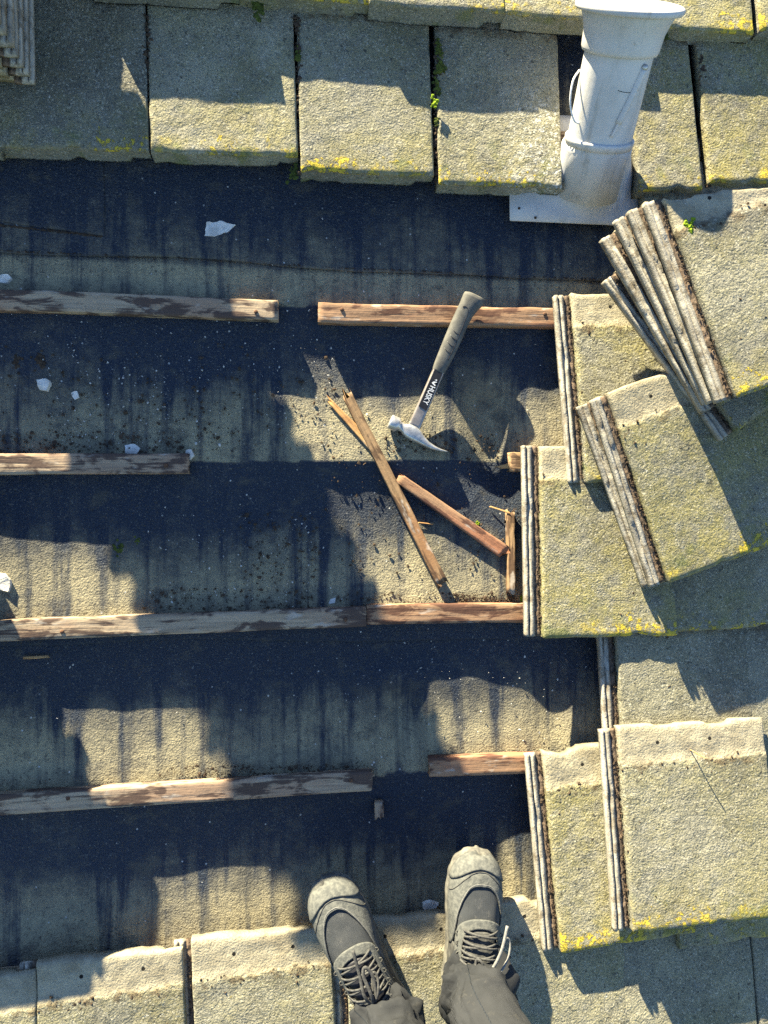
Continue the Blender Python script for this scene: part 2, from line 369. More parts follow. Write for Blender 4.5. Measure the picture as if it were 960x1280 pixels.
def felt_sheet(name, lo, hi, off, curl, seed, xs=xs, step=.006):
    nv = max(int((np.max(hi(xs)) - np.min(lo(xs))) / step), 4); nv = min(nv, 330)
    s = np.linspace(0, 1, nv); X = np.repeat(xs[:, None], nv, 1)
    Lo = np.repeat(lo(xs)[:, None], nv, 1); Hi = np.repeat(hi(xs)[:, None], nv, 1)
    Y = Lo + (Hi - Lo) * s[None, :]
    z, d = felt_fields(X, Y)
    edge = np.exp(-(Y - Lo) / .03)
    wav = np.array([max(0, nz(x * 3.1, seed)) + .4 * max(0, nz(x * 9, seed + 3)) for x in xs])[:, None]
    z = z + off + curl * edge * wav
    n = X.size; co = np.stack([X, Y, z], -1).reshape(-1, 3)
    me = bpy.data.meshes.new(name)
    ii, jj = np.meshgrid(np.arange(len(xs) - 1), np.arange(nv - 1), indexing='ij'); q = (ii * nv + jj).ravel()
    F = np.stack([q, q + nv, q + nv + 1, q + 1], -1)
    me.vertices.add(n); me.vertices.foreach_set('co', co.ravel())
    me.loops.add(F.size); me.loops.foreach_set('vertex_index', F.ravel())
    me.polygons.add(len(F)); me.polygons.foreach_set('loop_start', np.arange(0, F.size, 4)); me.polygons.foreach_set('loop_total', np.full(len(F), 4))
    me.update(calc_edges=True); me.validate()
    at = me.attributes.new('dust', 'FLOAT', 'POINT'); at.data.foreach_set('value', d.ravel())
    me.materials.append(FELT); me.polygons.foreach_set('use_smooth', [True] * len(F))
    o = link(name, me); md = o.modifiers.new('thickness', 'SOLIDIFY'); md.thickness = .0028; md.offset = -1
    tag(o, kind='structure'); return o
nzx = np.array([nz(x * 2.3, 8.1) * .013 + nz(x * 17, 2) * .0015 for x in xs])
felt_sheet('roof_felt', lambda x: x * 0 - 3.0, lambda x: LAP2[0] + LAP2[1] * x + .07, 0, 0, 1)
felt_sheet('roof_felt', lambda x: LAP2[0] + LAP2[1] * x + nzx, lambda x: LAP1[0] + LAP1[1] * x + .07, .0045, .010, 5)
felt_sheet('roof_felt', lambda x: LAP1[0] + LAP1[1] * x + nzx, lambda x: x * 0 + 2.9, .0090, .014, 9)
pa, pb = P(-60, 268), P(131, 296); pc = P(131, 190)
px_ = np.linspace(pa.x, pb.x, 60)
felt_sheet('roof_felt', lambda x: pa.y + (pb.y - pa.y) * (x - pa.x) / (pb.x - pa.x) + np.interp(x, xs, nzx) * .5, lambda x: x * 0 + pc.y + .05, .0112, .004, 14, xs=px_)

# ------------------------------------------------------------------ roof tiles
TW, TL, TH = .305, .42, .028
def tile_mesh(seed, w=TW, skew=0.0, mat=None, broken=0, lip=0.):
    rnd = random.Random(seed)
    xs = sorted(set([0, .0015, .004] + [round(.004 + (w - .008) * i / 34, 5) for i in range(35)] + [w - .0015, w]))
    ys = sorted(set([0, .0015, .0045] + [round(.0045 + (TL - .009) * i / 46, 5) for i in range(47)] + [TL - .0015, TL]))
    nx, ny = len(xs), len(ys); top, bot = [], []
    chips = [(rnd.uniform(0, w), rnd.uniform(.02, .06), rnd.uniform(.003, .009)) for _ in range(2)]
    nchips = [(rnd.uniform(0, w), rnd.uniform(.008, .02), rnd.uniform(.002, .006)) for _ in range(2)]
    for x in xs:
        for y in ys:
            t = y / TL
            he = nz(x * 7, seed * 3.1) * .006 + nz(x * 30, seed * 1.7) * .0018 + nz(x * 110, seed * 2.9) * .0012 + skew * x
            for cx, cw, cdp in chips: he -= cdp * math.exp(-((x - cx) / cw) ** 10)
            ne = nz(x * 20, seed * 5.3 + 9) * .0014 + nz(x * 80, seed) * .0008
            for cx, cw, cdp in nchips: ne += cdp * math.exp(-((x - cx) / cw) ** 4)
            if broken:
                he -= broken * max(0, nz(x * 30, seed * 2.2) + .4 + .8 * (x / w - .5))
            s1 = max(0, (t - .7) / .3) ** 1.5; s0 = max(0, (.12 - t) / .12) ** 1.5
            yy = y + he * s1 + ne * s0
            xx = x + (nz(y * 18, seed * 2.7) * .0012 + nz(y * 70, seed) * .0006) * (1 if x in (0, w) else .6)
            ex, ey0, ey1 = min(x, w - x), y, TL - y
            z = TH
            for e, r in ((ex, .004), (ey0, .0055), (ey1, .005)):
                if e < r: z -= (r - e) ** 2 / r * .8
            z -= .0032 * max(0, min(1, (y - .343) / .006))                    # head sits lower than the weathered face
            if y > .343: z += .0016 * nz(x * 25, y * 25, seed)
            if abs(y - .345) < .012 : z += .001 * nz(x * 40, seed)
            z += .0011 * nz(x * 9, y * 9, seed) + .0008 * nz(x * 45, y * 45, seed)
            top.append((xx, yy, z))
            under = .0 if x < w - .038 else .0155
            if .03 < y < TL - .03 and .03 < x < w - .045: under = .006       # hollow back
            if y < .03: under -= lip
            bot.append((xx, yy + (.004 if ey0 == 0 else 0), under))
    v = top + bot; n = nx * ny
    f = grid_faces(nx, ny) + grid_faces(nx, ny, n, True)
    for i in range(nx - 1):
        f.append((i * ny, n + i * ny, n + (i + 1) * ny, (i + 1) * ny)); a = i * ny + ny - 1; b = (i + 1) * ny + ny - 1
        f.append((a, b, n + b, n + a))
    for j in range(ny - 1):
        f.append((j, j + 1, n + j + 1, n + j)); a = (nx - 1) * ny + j; f.append((a, n + a, n + a + 1, a + 1))
    me = fix(mesh('concrete_tile', v, f, mat)); return me
def strip_mesh(seed):
    prof = [(-.0365, 0), (-.0365, .010), (-.0355, .0148), (-.0320, .0158), (-.0285, .0148), (-.0275, .0095), (-.0255, .0095), (-.0245, .0142), (-.0205, .0152), (-.0165, .0140),
            (-.0150, .0090), (-.0125, .0070), (-.010, .0085), (-.006, .0095), (-.003, .0085), (.001, .0075), (.001, 0)]
    ys = np.linspace(.003, TL - .004, 70); rings = []
    for y in ys:
        ring = []
        for i, (x, z) in enumerate(prof):
            if z > .001:
                gro = -.0135 < x < 0
                z2 = z + (nz(x * 300, y * 110, seed) * .004 if gro else nz(i * 3.3, y * 35, seed) * .0018 + nz(i * 3.3, y * 120, seed) * .0008)
                if not gro and nz(i * .2, y * 14, seed + 20) > .36: z2 -= .0032
                x2 = x + nz(y * 30, seed + i * .1) * .0008
            else: x2, z2 = x, z
            ring.append((x2, y, z2))
        rings.append(ring)
    v, f = loft(rings); return fix(mesh('interlock_rib', v, f, STRIP))
TM = [[tile_mesh(11 + 7 * i + 3 * j, mat=TILE[j]) for i in range(4)] for j in range(3)]
TML = [[tile_mesh(211 + 7 * i + 3 * j, mat=TILE[j], lip=.020, w=.284) for i in range(2)] for j in range(3)]
TMW = [[tile_mesh(411 + 7 * i + 3 * j, mat=TILE[j], w=.335) for i in range(2)] for j in range(3)]
SM = [strip_mesh(s) for s in (3, 8, 15)]
_tc = [0]
def tile_at(m, label, group=None, strip=False, kind=0, me=None):
    _tc[0] += 1
    if me == 'wide': me = TMW[kind][_tc[0] % 2]
    if me == 'lip': me = TML[kind][_tc[0] % 2]
    o = link('concrete_tile', me or TM[kind][_tc[0] % 4]); o.matrix_basis = m
    tag(o, label, 'roof tile', group)
    if strip: link('interlock_rib', SM[_tc[0] % 3], o)
    return o
def frame_from(nose, Ydir, roll=0.):
    Y = Ydir.normalized(); X = Vector((0, 0, 1)).cross(Y) * -1; X = Y.cross(Vector((0, 0, 1))).normalized()
    Z = X.cross(Y).normalized()
    R = Matrix.Rotation(roll, 3, Y); X = R @ X; Z = R @ Z
    return X, Y, Z
def laid(nl, ang, label, zn=.05, zh=.025, head=False, **k):
    """a tile laid in its course: nl is the pixel of its top left nose corner (or head corner), ang its turn on the roof"""
    roll = k.pop('roll', 0.)
    dz = (zh - zn) / TL; c = math.sqrt(1 - dz * dz)
    Y = Vector((-math.sin(rad(ang)) * c, math.cos(rad(ang)) * c, dz)); X, Y, Z = frame_from(None, Y, roll)
    if head: o = P(nl[0], nl[1], zh + TH) - Y * TL - Z * TH
    else: o = P(nl[0], nl[1], zn + TH) - Z * TH
    return tile_at(basis(o, X, Y, Z), label, **k)
def by_strip(hd, ns, zn, zh, label, **k):
    """a tile placed by the outer edge of its interlock strip: pixels of that edge at the head and at the nose"""
    roll = k.pop('roll', 0.)
    A, B = P(ns[0], ns[1], zn + .013), P(hd[0], hd[1], zh + .013)
    X, Y, Z = frame_from(None, B - A, roll); mid = (A + B) / 2
    o = mid - Y * TL / 2 + X * .036 - Z * .013
    return tile_at(basis(o, X, Y, Z), label, strip=True, **k)

G_TOP = 'tiles of the course just above the stripped felt'
# top courses
for i, (px, py) in enumerate([(-75, -36), (110, -22), (290, -8), (462, 4), (632, 17), (790, 32), (952, 38)]):
    laid((px, py), 1.0, ['grey tile cut off by the top left corner of the photo', 'mossy edged tile in the topmost course above the left tiles', 'tile at the top edge above the two sunlit tiles, moss on its nose',
         'tile at the top edge left of the vent pipe by two joints', 'sunlit tile nose at the top edge just left of the vent cowl', 'tile at the top edge hidden behind the vent cowl', 'tile at the top right corner of the roof'][i], kind=[0, 2, 1, 0, 0, 1, 1][i], zn=[.066, .084, .070, .080, .078, .066, .066][i], me='lip')
    p = P(px, py, .07) + Vector((.15, .345, 0)); X, Y, Z = frame_from(None, Vector((-.02, 1, -.06)))
    tile_at(basis(Vector((p.x, p.y, .05)), X, Y, Z), 'grey concrete tile of the unseen course further up the roof', 'tiles further up the roof')
laid((-200, 186), 1.2, 'grey tile of the upper course beyond the left edge', zn=.045, group=G_TOP, kind=2, me='lip')
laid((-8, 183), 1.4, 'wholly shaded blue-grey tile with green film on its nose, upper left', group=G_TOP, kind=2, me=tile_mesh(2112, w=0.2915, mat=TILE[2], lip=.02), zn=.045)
laid((188, 190), 1.4, 'tile with a bright sunlit lower half and straight shadow across it', group=G_TOP, kind=0, me=tile_mesh(2086, w=0.2925, mat=TILE[0], lip=.02), zn=.045)
laid((376, 214), 1.0, 'tile with a dark spot at its middle, between two mossy joints', group=G_TOP, kind=0, me=tile_mesh(1967, w=0.278, mat=TILE[0], lip=.02), zn=.045)
laid((549, 229), .4, 'tile with white lichen speckles on its right, touching the vent pipe flashing', group=G_TOP, kind=1, me=tile_mesh(1903, w=0.27, mat=TILE[3], lip=.02), zn=.045)
CUT = tile_mesh(77, w=.148, mat=TILE[1], lip=.02)
laid((800, 238), 3.5, 'narrow cut tile in the vent pipe shadow, right of the pipe', group=G_TOP, me=CUT)
laid((889, 229), 3.8, 'sunlit tile at the right edge above the fanned stack', group=G_TOP, kind=1, me='lip')
laid((1050, 222), 3.0, 'tile of the upper course beyond the right edge', group=G_TOP, kind=0, me='lip')
# courses left in place on the right
for (px, py, an, lb) in [(820, 432, 2.5, 'laid tile hidden under the fanned tile stack'), (982, 428, 2.5, 'laid tile beyond the right edge beside the fanned stack')]:
    laid((px, py), an, lb, kind=0)
by_strip((693, 371), (711, 601), .05, .026, 'tile at the end of the second batten, its left ribs bare, under the fanned stack', kind=1)
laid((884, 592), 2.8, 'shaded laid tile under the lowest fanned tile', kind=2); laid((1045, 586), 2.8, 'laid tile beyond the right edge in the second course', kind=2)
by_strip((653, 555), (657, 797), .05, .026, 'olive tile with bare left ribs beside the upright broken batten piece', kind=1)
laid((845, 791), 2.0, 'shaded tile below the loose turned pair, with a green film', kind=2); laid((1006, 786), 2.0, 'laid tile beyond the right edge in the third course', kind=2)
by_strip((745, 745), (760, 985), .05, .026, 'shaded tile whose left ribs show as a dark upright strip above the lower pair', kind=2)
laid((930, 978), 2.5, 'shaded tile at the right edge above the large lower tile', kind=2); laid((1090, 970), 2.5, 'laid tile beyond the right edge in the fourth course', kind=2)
by_strip((656, 932), (680, 1200), .064, .030, 'tile with bare left ribs and a yellow lichen nose right of the right shoe', kind=1)
laid((850, 1188), 2.8, 'laid tile hidden under the large lower tile', kind=0); laid((1015, 1178), 2.8, 'laid tile beyond the right edge near the bottom', kind=0)
by_strip((750, 908), (768, 1168), .104, .066, 'large loose tile lower right with a pale head and thick yellow lichen nose', kind=0, me='wide')
for i, (px, py) in enumerate([(-345, 1262), (-150, 1235), (44, 1206), (238, 1178), (430, 1156), (607, 1131), (770, 1108), (933, 1085), (1095, 1062)]):
    laid((px, py), 2.5, ['tile far beyond the left edge in the bottom course', 'tile beyond the left edge in the bottom course', 'bottom course tile at the left, head half in shadow', 'bottom course tile with sunlit pale head left of the left shoe',
         'bottom course tile under the left shoe', 'bottom course tile under the right shoe', 'shaded bottom course tile below the lichen nosed tile', 'shaded bottom course tile below the large lower tile', 'bottom course tile beyond the right edge'][i],
         head=True, kind=[0, 0, 0, 0, 0, 0, 2, 2, 2][i], me='lip' if i < 5 else None, strip=i in (2, 3, 4, 5))
    p = P(px, py, .05) + Vector((-.15, -.345, 0)); X, Y, Z = frame_from(None, Vector((-.04, 1, -.06)))
    tile_at(basis(Vector((p.x, p.y - TL, .05)), X, Y, Z), 'grey concrete tile of the course below the one stood on', 'tiles further down the roof', kind=2)

# loose tiles on the right: a turned pair and a fanned stack of five
by_strip((722, 506), (805, 736), .080, .083, 'lower tile of the loose turned pair, mostly hidden', kind=0, me='wide')
by_strip((736, 490), (817, 743), .110, .113, 'upper tile of the loose turned pair with yellow lichen at its nose', kind=1, me='wide')
FAN = 'loose tiles fanned out in a stack'
SK = tile_mesh(91, w=.335, mat=TILE[0], skew=-.24); SK2 = tile_mesh(95, w=.30, mat=TILE[0], skew=-.42); SK3 = tile_mesh(97, w=.30, mat=TILE[2], skew=-.55)
by_strip((750, 346), (905, 556), .146, .104, 'lowest tile of the fanned stack, turned furthest, its rib sticking out left', group=FAN, kind=2, me=SK3)
by_strip((752, 300), (878, 515), .172, .133, 'second lowest tile of the fanned stack, its rib above the lowest one', group=FAN, kind=0, me=SK3)
by_strip((765, 268), (884, 512), .199, .161, 'middle tile of the fanned stack of five', group=FAN, kind=0, me=SK2)
by_strip((782, 257), (890, 511), .226, .189, 'tile second from the top of the fanned stack', group=FAN, kind=0, me=SK2)
by_strip((803, 247), (899, 510), .253, .218, 'topmost tile of the fanned stack carrying the bright moss tuft', group=FAN, me=SK, roll=rad(-2))

# stacks of lifted tiles standing on the roof up to the left; the lowest corner of one shows at the top left, the other two are unseen and added for their shadows
def stack(corner, n, z0, label, turn=180, edge='right', ang=1.0, low=None):
    c = P(*corner, z0 + .02)
    for i in range(n):
        A = rad(ang + turn + random.uniform(-.5, .5))
        Y = Vector((-math.sin(A), math.cos(A), 0)); X = Y.cross(Vector((0, 0, 1))); Z = Vector((0, 0, 1))
        # c is the lower right corner of the stack as seen from above
        R = Vector((math.cos(rad(ang)), math.sin(rad(ang)), 0)); U = Vector((-R.y, R.x, 0))
        o = (c - R * .036 + U * TL) if turn == 180 else (c - R * TW)
        o = o + Vector((random.uniform(-.002, .002), random.uniform(-.002, .002), 0)); o.z = z0 + .0285 * i
        tile_at(basis(o, X, Y, Z), low if (low and i == 0) else label, 'lifted tiles stacked up the roof', strip=True, kind=2 if i == 0 else 0)
stack((42, 102), 12, .096, 'lifted tile in the tall stack just past the top left corner', low='rib end of a stacked tile poking into the top left corner')
stack((-185, 110), 3, .088, 'tile of a low stack added for its shadow, left of the tall one')  # unseen stack, added and sized to shade the felt at the upper left
stack((-70, 850), 6, .03, 'tile of a stack added for its shadow beyond the left edge', ang=4)  # unseen stack, added to bound the sunlit band on the left felt

# ------------------------------------------------------------------ battens and broken wood
def bar(name, A, B, w, h, mat, seed, label=None, cat=None, group=None, parent=None, rag=.006, z0=None, taper=(1, 1), tilt=0):
    """a sawn length of wood from A to B (roof points at its underside), ends ragged"""
    A, B = Vector(A), Vector(B); L = (B - A).length
    X = (B - A).normalized(); Y = Vector((0, 0, 1)).cross(X).normalized(); Z = X.cross(Y)
    nL = max(10, int(L / .012)); prof = []
    nw, nh = 7, 4; bev = .0015
    for i in range(nw): prof.append((-w / 2 + bev + (w - 2 * bev) * i / (nw - 1), 0))
    for i in range(nh): prof.append((w / 2, bev + (h - 2 * bev) * i / (nh - 1)))
    for i in range(nw): prof.append((w / 2 - bev - (w - 2 * bev) * i / (nw - 1), h))
    for i in range(nh): prof.append((-w / 2, h - bev - (h - 2 * bev) * i / (nh - 1)))
    rings = []
    for i in range(nL + 1):
        t = i / nL; x = L * t; ring = []; tp = taper[0] + (taper[1] - taper[0]) * t
        for (y, z) in prof:
            e = 0
            if i == 0: e = -rag * nz(y * 120, z * 120, seed) * 1.5
            if i == nL: e = rag * nz(y * 120, z * 120, seed + 5) * 1.5
            d = nz(x * 9, y * 60, seed) * .0012 + nz(x * 40, y * 200 + z * 100, seed) * .0008
            ring.append((x + e, y * tp + nz(x * 3, seed) * .0015 + d, z * tp + (d if z > h / 2 else 0)))
        rings.append(ring)
    v, f = loft(rings); o = link(name, fix(mesh(name, v, f, mat)), parent)
    o.matrix_basis = basis(A, X, Y, Z)
    if label: tag(o, label, cat, group)
    return o
def batten(p, q, mat, seed, label, rag=.003):
    A, B = P(p[0], p[1], .028), P(q[0], q[1], .028); A.z = B.z = .0025
    o = bar('timber_batten', A, B, .042, .023, mat, seed, label, 'batten', 'battens nailed across the felt', rag=rag)
    L = (B - A).length; rnd = random.Random(seed)
    for x in (L - .045, max(L - .62, .05)):
        if x < .02 or (L < .4 and x < L - .1): continue
        y = rnd.uniform(-.008, .008)
        v, f = loft([[(x + math.cos(q) * rr, y + math.sin(q) * rr, .0225 + h) for q in np.linspace(0, math.tau, 9, endpoint=False)] for h, rr in ((0, .0042), (.0022, .0042), (.003, .003))])
        link('nail', fix(mesh('nail', v, f, RUST)), o)
    return o
batten((-420, 357), (347, 387), W_PALE, 1, 'uppermost left batten, pale, ending before a gap')
batten((398, 390), (706, 397), W_RED, 2, 'uppermost right batten with dark stains, under the hammer handle')
batten((-430, 581), (235, 579), W_PALE, 3, 'short batten at the left, second from the top')
batten((-430, 806), (458, 771), W_PALE, 4, 'long sunlit and stained batten across the middle left', rag=.001)
batten((459, 769), (680, 766), W_RED, 5, 'reddish batten butted to the long middle one, ending at the olive tile', rag=.001)
batten((-430, 1035), (465, 977), W_PALE, 6, 'pale lower batten with a splintered right end', rag=.007)
batten((538, 960), (690, 955), W_RED, 7, 'short dark red batten above the right shoe')
batten((640, 577), (1000, 574), W_BROKEN, 8, 'broken batten stub showing left of the olive tile head', rag=.012)
for i, (u0, uk) in enumerate(BL[3:]):
    pass
def hid(u, x0, x1, label, z=.0025, h=.025):
    A = Vector((x0, u[0] + u[1] * x0, z)); B = Vector((x1, u[0] + u[1] * x1, z))
    bar('timber_batten', A, B, .046, h, W_PALE, x0 * 7 + u[0], label, 'batten', 'battens nailed across the felt')
hid(BL[7], -2.6, 2.4, 'batten under the noses of the upper tile course', h=.043)
for i in (4, 5, 6): hid(BL[i], -2.6, 2.4, 'batten wholly under the upper tile courses')
for u, x0, lb in ((BL[8], .70, 'batten under the right tiles, second course'), (BL[10], .66, 'batten under the right tiles, fourth course'), (BL[11], .7, 'batten under the right tiles, fifth course')): hid(u, x0, 2.4, lb)
hid(BL[12], -2.6, 2.4, 'batten under the heads of the bottom tile course'); hid(BL[13], -2.6, 2.4, 'batten below the bottom tile course')

def onfelt(px, py, dz=0.): 
    p = P(px, py, 0); z = felt_z(p.x, p.y); p = P(px, py, z + dz); p.z = z + .004 + dz; return p
bar('broken_batten', onfelt(433, 494, .008), onfelt(551, 728, .012), .026, .018, W_BROKEN, 21, 'long thin broken batten lying diagonally left of the hammer', 'broken batten', rag=.02, taper=(.8, .95))
bar('broken_batten', onfelt(497, 598, .0), onfelt(629, 690, .001), .030, .016, W_RED, 22, 'reddish broken batten slanting right, from the long one to the upright piece', 'broken batten', rag=.016, taper=(.75, 1))
bar('broken_batten', onfelt(635, 639, .0), onfelt(636, 741, .0), .017, .020, W_BROKEN, 23, 'short upright broken batten piece beside the olive tile', 'broken batten', rag=.012)
bar('wood_splinter', onfelt(413, 503, .004), onfelt(470, 565, .0), .019, .009, W_ORANGE, 24, 'orange split of fresh wood under the long broken batten', 'wood splinter', rag=.02, taper=(.5, 1))
bar('wood_splinter', onfelt(624, 584, .010), onfelt(652, 581, .012), .016, .010, W_ORANGE, 25, 'pale orange splinter poking out from under the olive tile', 'wood splinter', rag=.02, taper=(.4, 1.2))
bar('wood_splinter', onfelt(611, 633, .004), onfelt(636, 641, .02), .0045, .003, W_ORANGE, 26, 'thin straw coloured splinter at the top of the upright piece', 'wood splinter', rag=.006)
bar('wood_splinter', onfelt(522, 653, .004), onfelt(539, 655, .004), .0035, .003, W_ORANGE, 27, 'tiny pale splinter between the two crossing broken battens', 'wood splinter', rag=.006)
bar('wood_splinter', onfelt(473, 999, .0), onfelt(473, 1018, .0), .020, .012, W_PALE, 28, 'small pale wood chip below the splintered batten end', 'wood splinter', rag=.01)
bar('wood_splinter', onfelt(30, 822, .0), onfelt(62, 820, .0), .006, .003, W_ORANGE, 29, 'thin splinter on dark felt below the long middle batten', 'wood splinter', rag=.006)

# ------------------------------------------------------------------ vent pipe with its flashing
UP = Vector((-.03, .74, .67)).normalized()      # the pipe leans back up the slope
def vent():
    base = P(747, 183, .095)
    root = empty('vent_pipe', base); tag(root, 'grey plastic vent pipe with flared cowl rising through a flashing sheet', 'vent pipe')
    Zp = UP; Xp = Vector((1, 0, 0)); Xp = (Xp - Zp * Xp.dot(Zp)).normalized(); Yp = Zp.cross(Xp)
    def ring(t, r, n=56, c=None):
        return [(Zp * t) + (Xp * math.cos(k * math.tau / n) + Yp * math.sin(k * math.tau / n)) * r for k in range(n)]
    def turned(name, pr, mat=PLASTIC, cap=True):
        v, f = loft([ring(t, r) for t, r in pr], cap); return link(name, fix(mesh(name, v, f, mat)), root)
    # flashing sheet, a curved cone up to the pipe
    w0, w1 = P(643, 268, .06) - base, P(803, 262, .06) - base
    n = 56; outer = []
    x0, x1, y0, y1 = w0.x, w1.x + .012, w0.y, .10
    sheet = []
    for k in range(n):
        a = k * math.tau / n; c, s = math.cos(a), math.sin(a); tt = min((x1 if c > 0 else -x0) / max(abs(c), 1e-6), (y1 if s > 0 else -y0) / max(abs(s), 1e-6))
        sheet.append(Vector((c * tt, s * tt, 0)))
    top = [p for p in ring(.012, .0705, n)]
    # match the starting angle of the ring with the sheet's polar order
    rings = []
    zlow = -.066
    skirt = [Vector((p.x * 1.0, p.y * 1.0, zlow - .004)) for p in sheet]
    for p in sheet: p.z = zlow + .016 * max(0, min(1, 1 + p.y / .17)) * 0
    inner = []
    for k in range(n):
        a = k * math.tau / n; r = .090 + .032 * max(0, -math.sin(a)) - .020 * max(0, -math.cos(a)) + .016 * max(0, math.cos(a)); r = min(r, sheet[k].length * .93); inner.append(Vector((r * math.cos(a), r * math.sin(a), zlow + .008)))
    mid = []
    for k in range(n):
        mid.append(inner[k].lerp(top[k], .5) + Vector((0, 0, -.010)))
    rings = [skirt, sheet, [s.lerp(i, .5) for s, i in zip(sheet, inner)], inner, mid, [m.lerp(t, .6) + Vector((0, 0, -.004)) for m, t in zip(mid, top)], top]
    v, f = loft(rings, False)
    fo = link('flashing', fix(mesh('flashing', v, f, PLASTIC)), root)
    md = fo.modifiers.new('thickness', 'SOLIDIFY'); md.thickness = .003
    turned('weather_collar', [(.004, .0705), (.014, .0722), (.018, .0722), (.020, .0695)])
    turned('pipe', [(-.10, .067), (.0, .067), (.05, .0668), (.12, .067), (.20, .067), (.235, .067)])
    turned('socket', [(.170, .0672), (.172, .0735), (.178, .0755), (.19, .0765), (.205, .0775), (.222, .083), (.236, .089), (.242, .0895)])
    turned('cowl_rim', [(.236, .088), (.238, .100), (.241, .1025), (.247, .1025), (.250, .099), (.251, .07), (.246, .05)])
    turned('bore', [(.247, .052), (.20, .050), (.198, .001)], BLACK, False)
    def onpipe(t, a, r=.069): return Zp * t + (Xp * math.cos(a) + Yp * math.sin(a)) * r
    # strap with a screw on the face turned to the viewer
    st = [onpipe(t, rad(-62 - (.155 - t) * 260), .0695) for t in np.linspace(.060, .155, 12)]
    tube('strap', st, .0062, PLASTIC, root, 8, .45)
    tube('strap_lower', [onpipe(t, rad(-62 - (.155 - t) * 260), .0705) for t in np.linspace(.035, .09, 8)], .0030, PLASTIC, root, 8, .6)
    v, f = loft([[onpipe(.157, rad(-62), .069 + h) + (Xp * math.cos(q) * rr + Zp * math.sin(q) * rr) for q in np.linspace(0, math.tau, 10, endpoint=False)] for h, rr in ((0, .0058), (.003, .0058), (.0048, .003))])
    link('screw', fix(mesh('screw', v, f, STEEL)), root)
    tube('seam', [onpipe(.118 - .0016 * k + .0002 * k * k, rad(-100 + 5 * k), .0668) for k in range(9)], .0007, SUEDE_DARK, root, 6)
    tube('tie_wire', spline([onpipe(.135, rad(165), .069), onpipe(.12, rad(185), .085), onpipe(.085, rad(195), .090), onpipe(.055, rad(200), .078), onpipe(.05, rad(205), .068)], 6), .002, WHITE, root, 6)
    for px, py in ((676, 264), (655, 252)):
        p = P(px, py, .065) - base; v, f = loft([[(p.x + math.cos(q) * r, p.y + math.sin(q) * r, zlow + h) for q in np.linspace(0, math.tau, 8, endpoint=False)] for h, r in ((0, .0028), (.003, .0028), (.0036, .001))])
        link('fixing_nail', fix(mesh('fixing_nail', v, f, SOIL)), root)
vent()

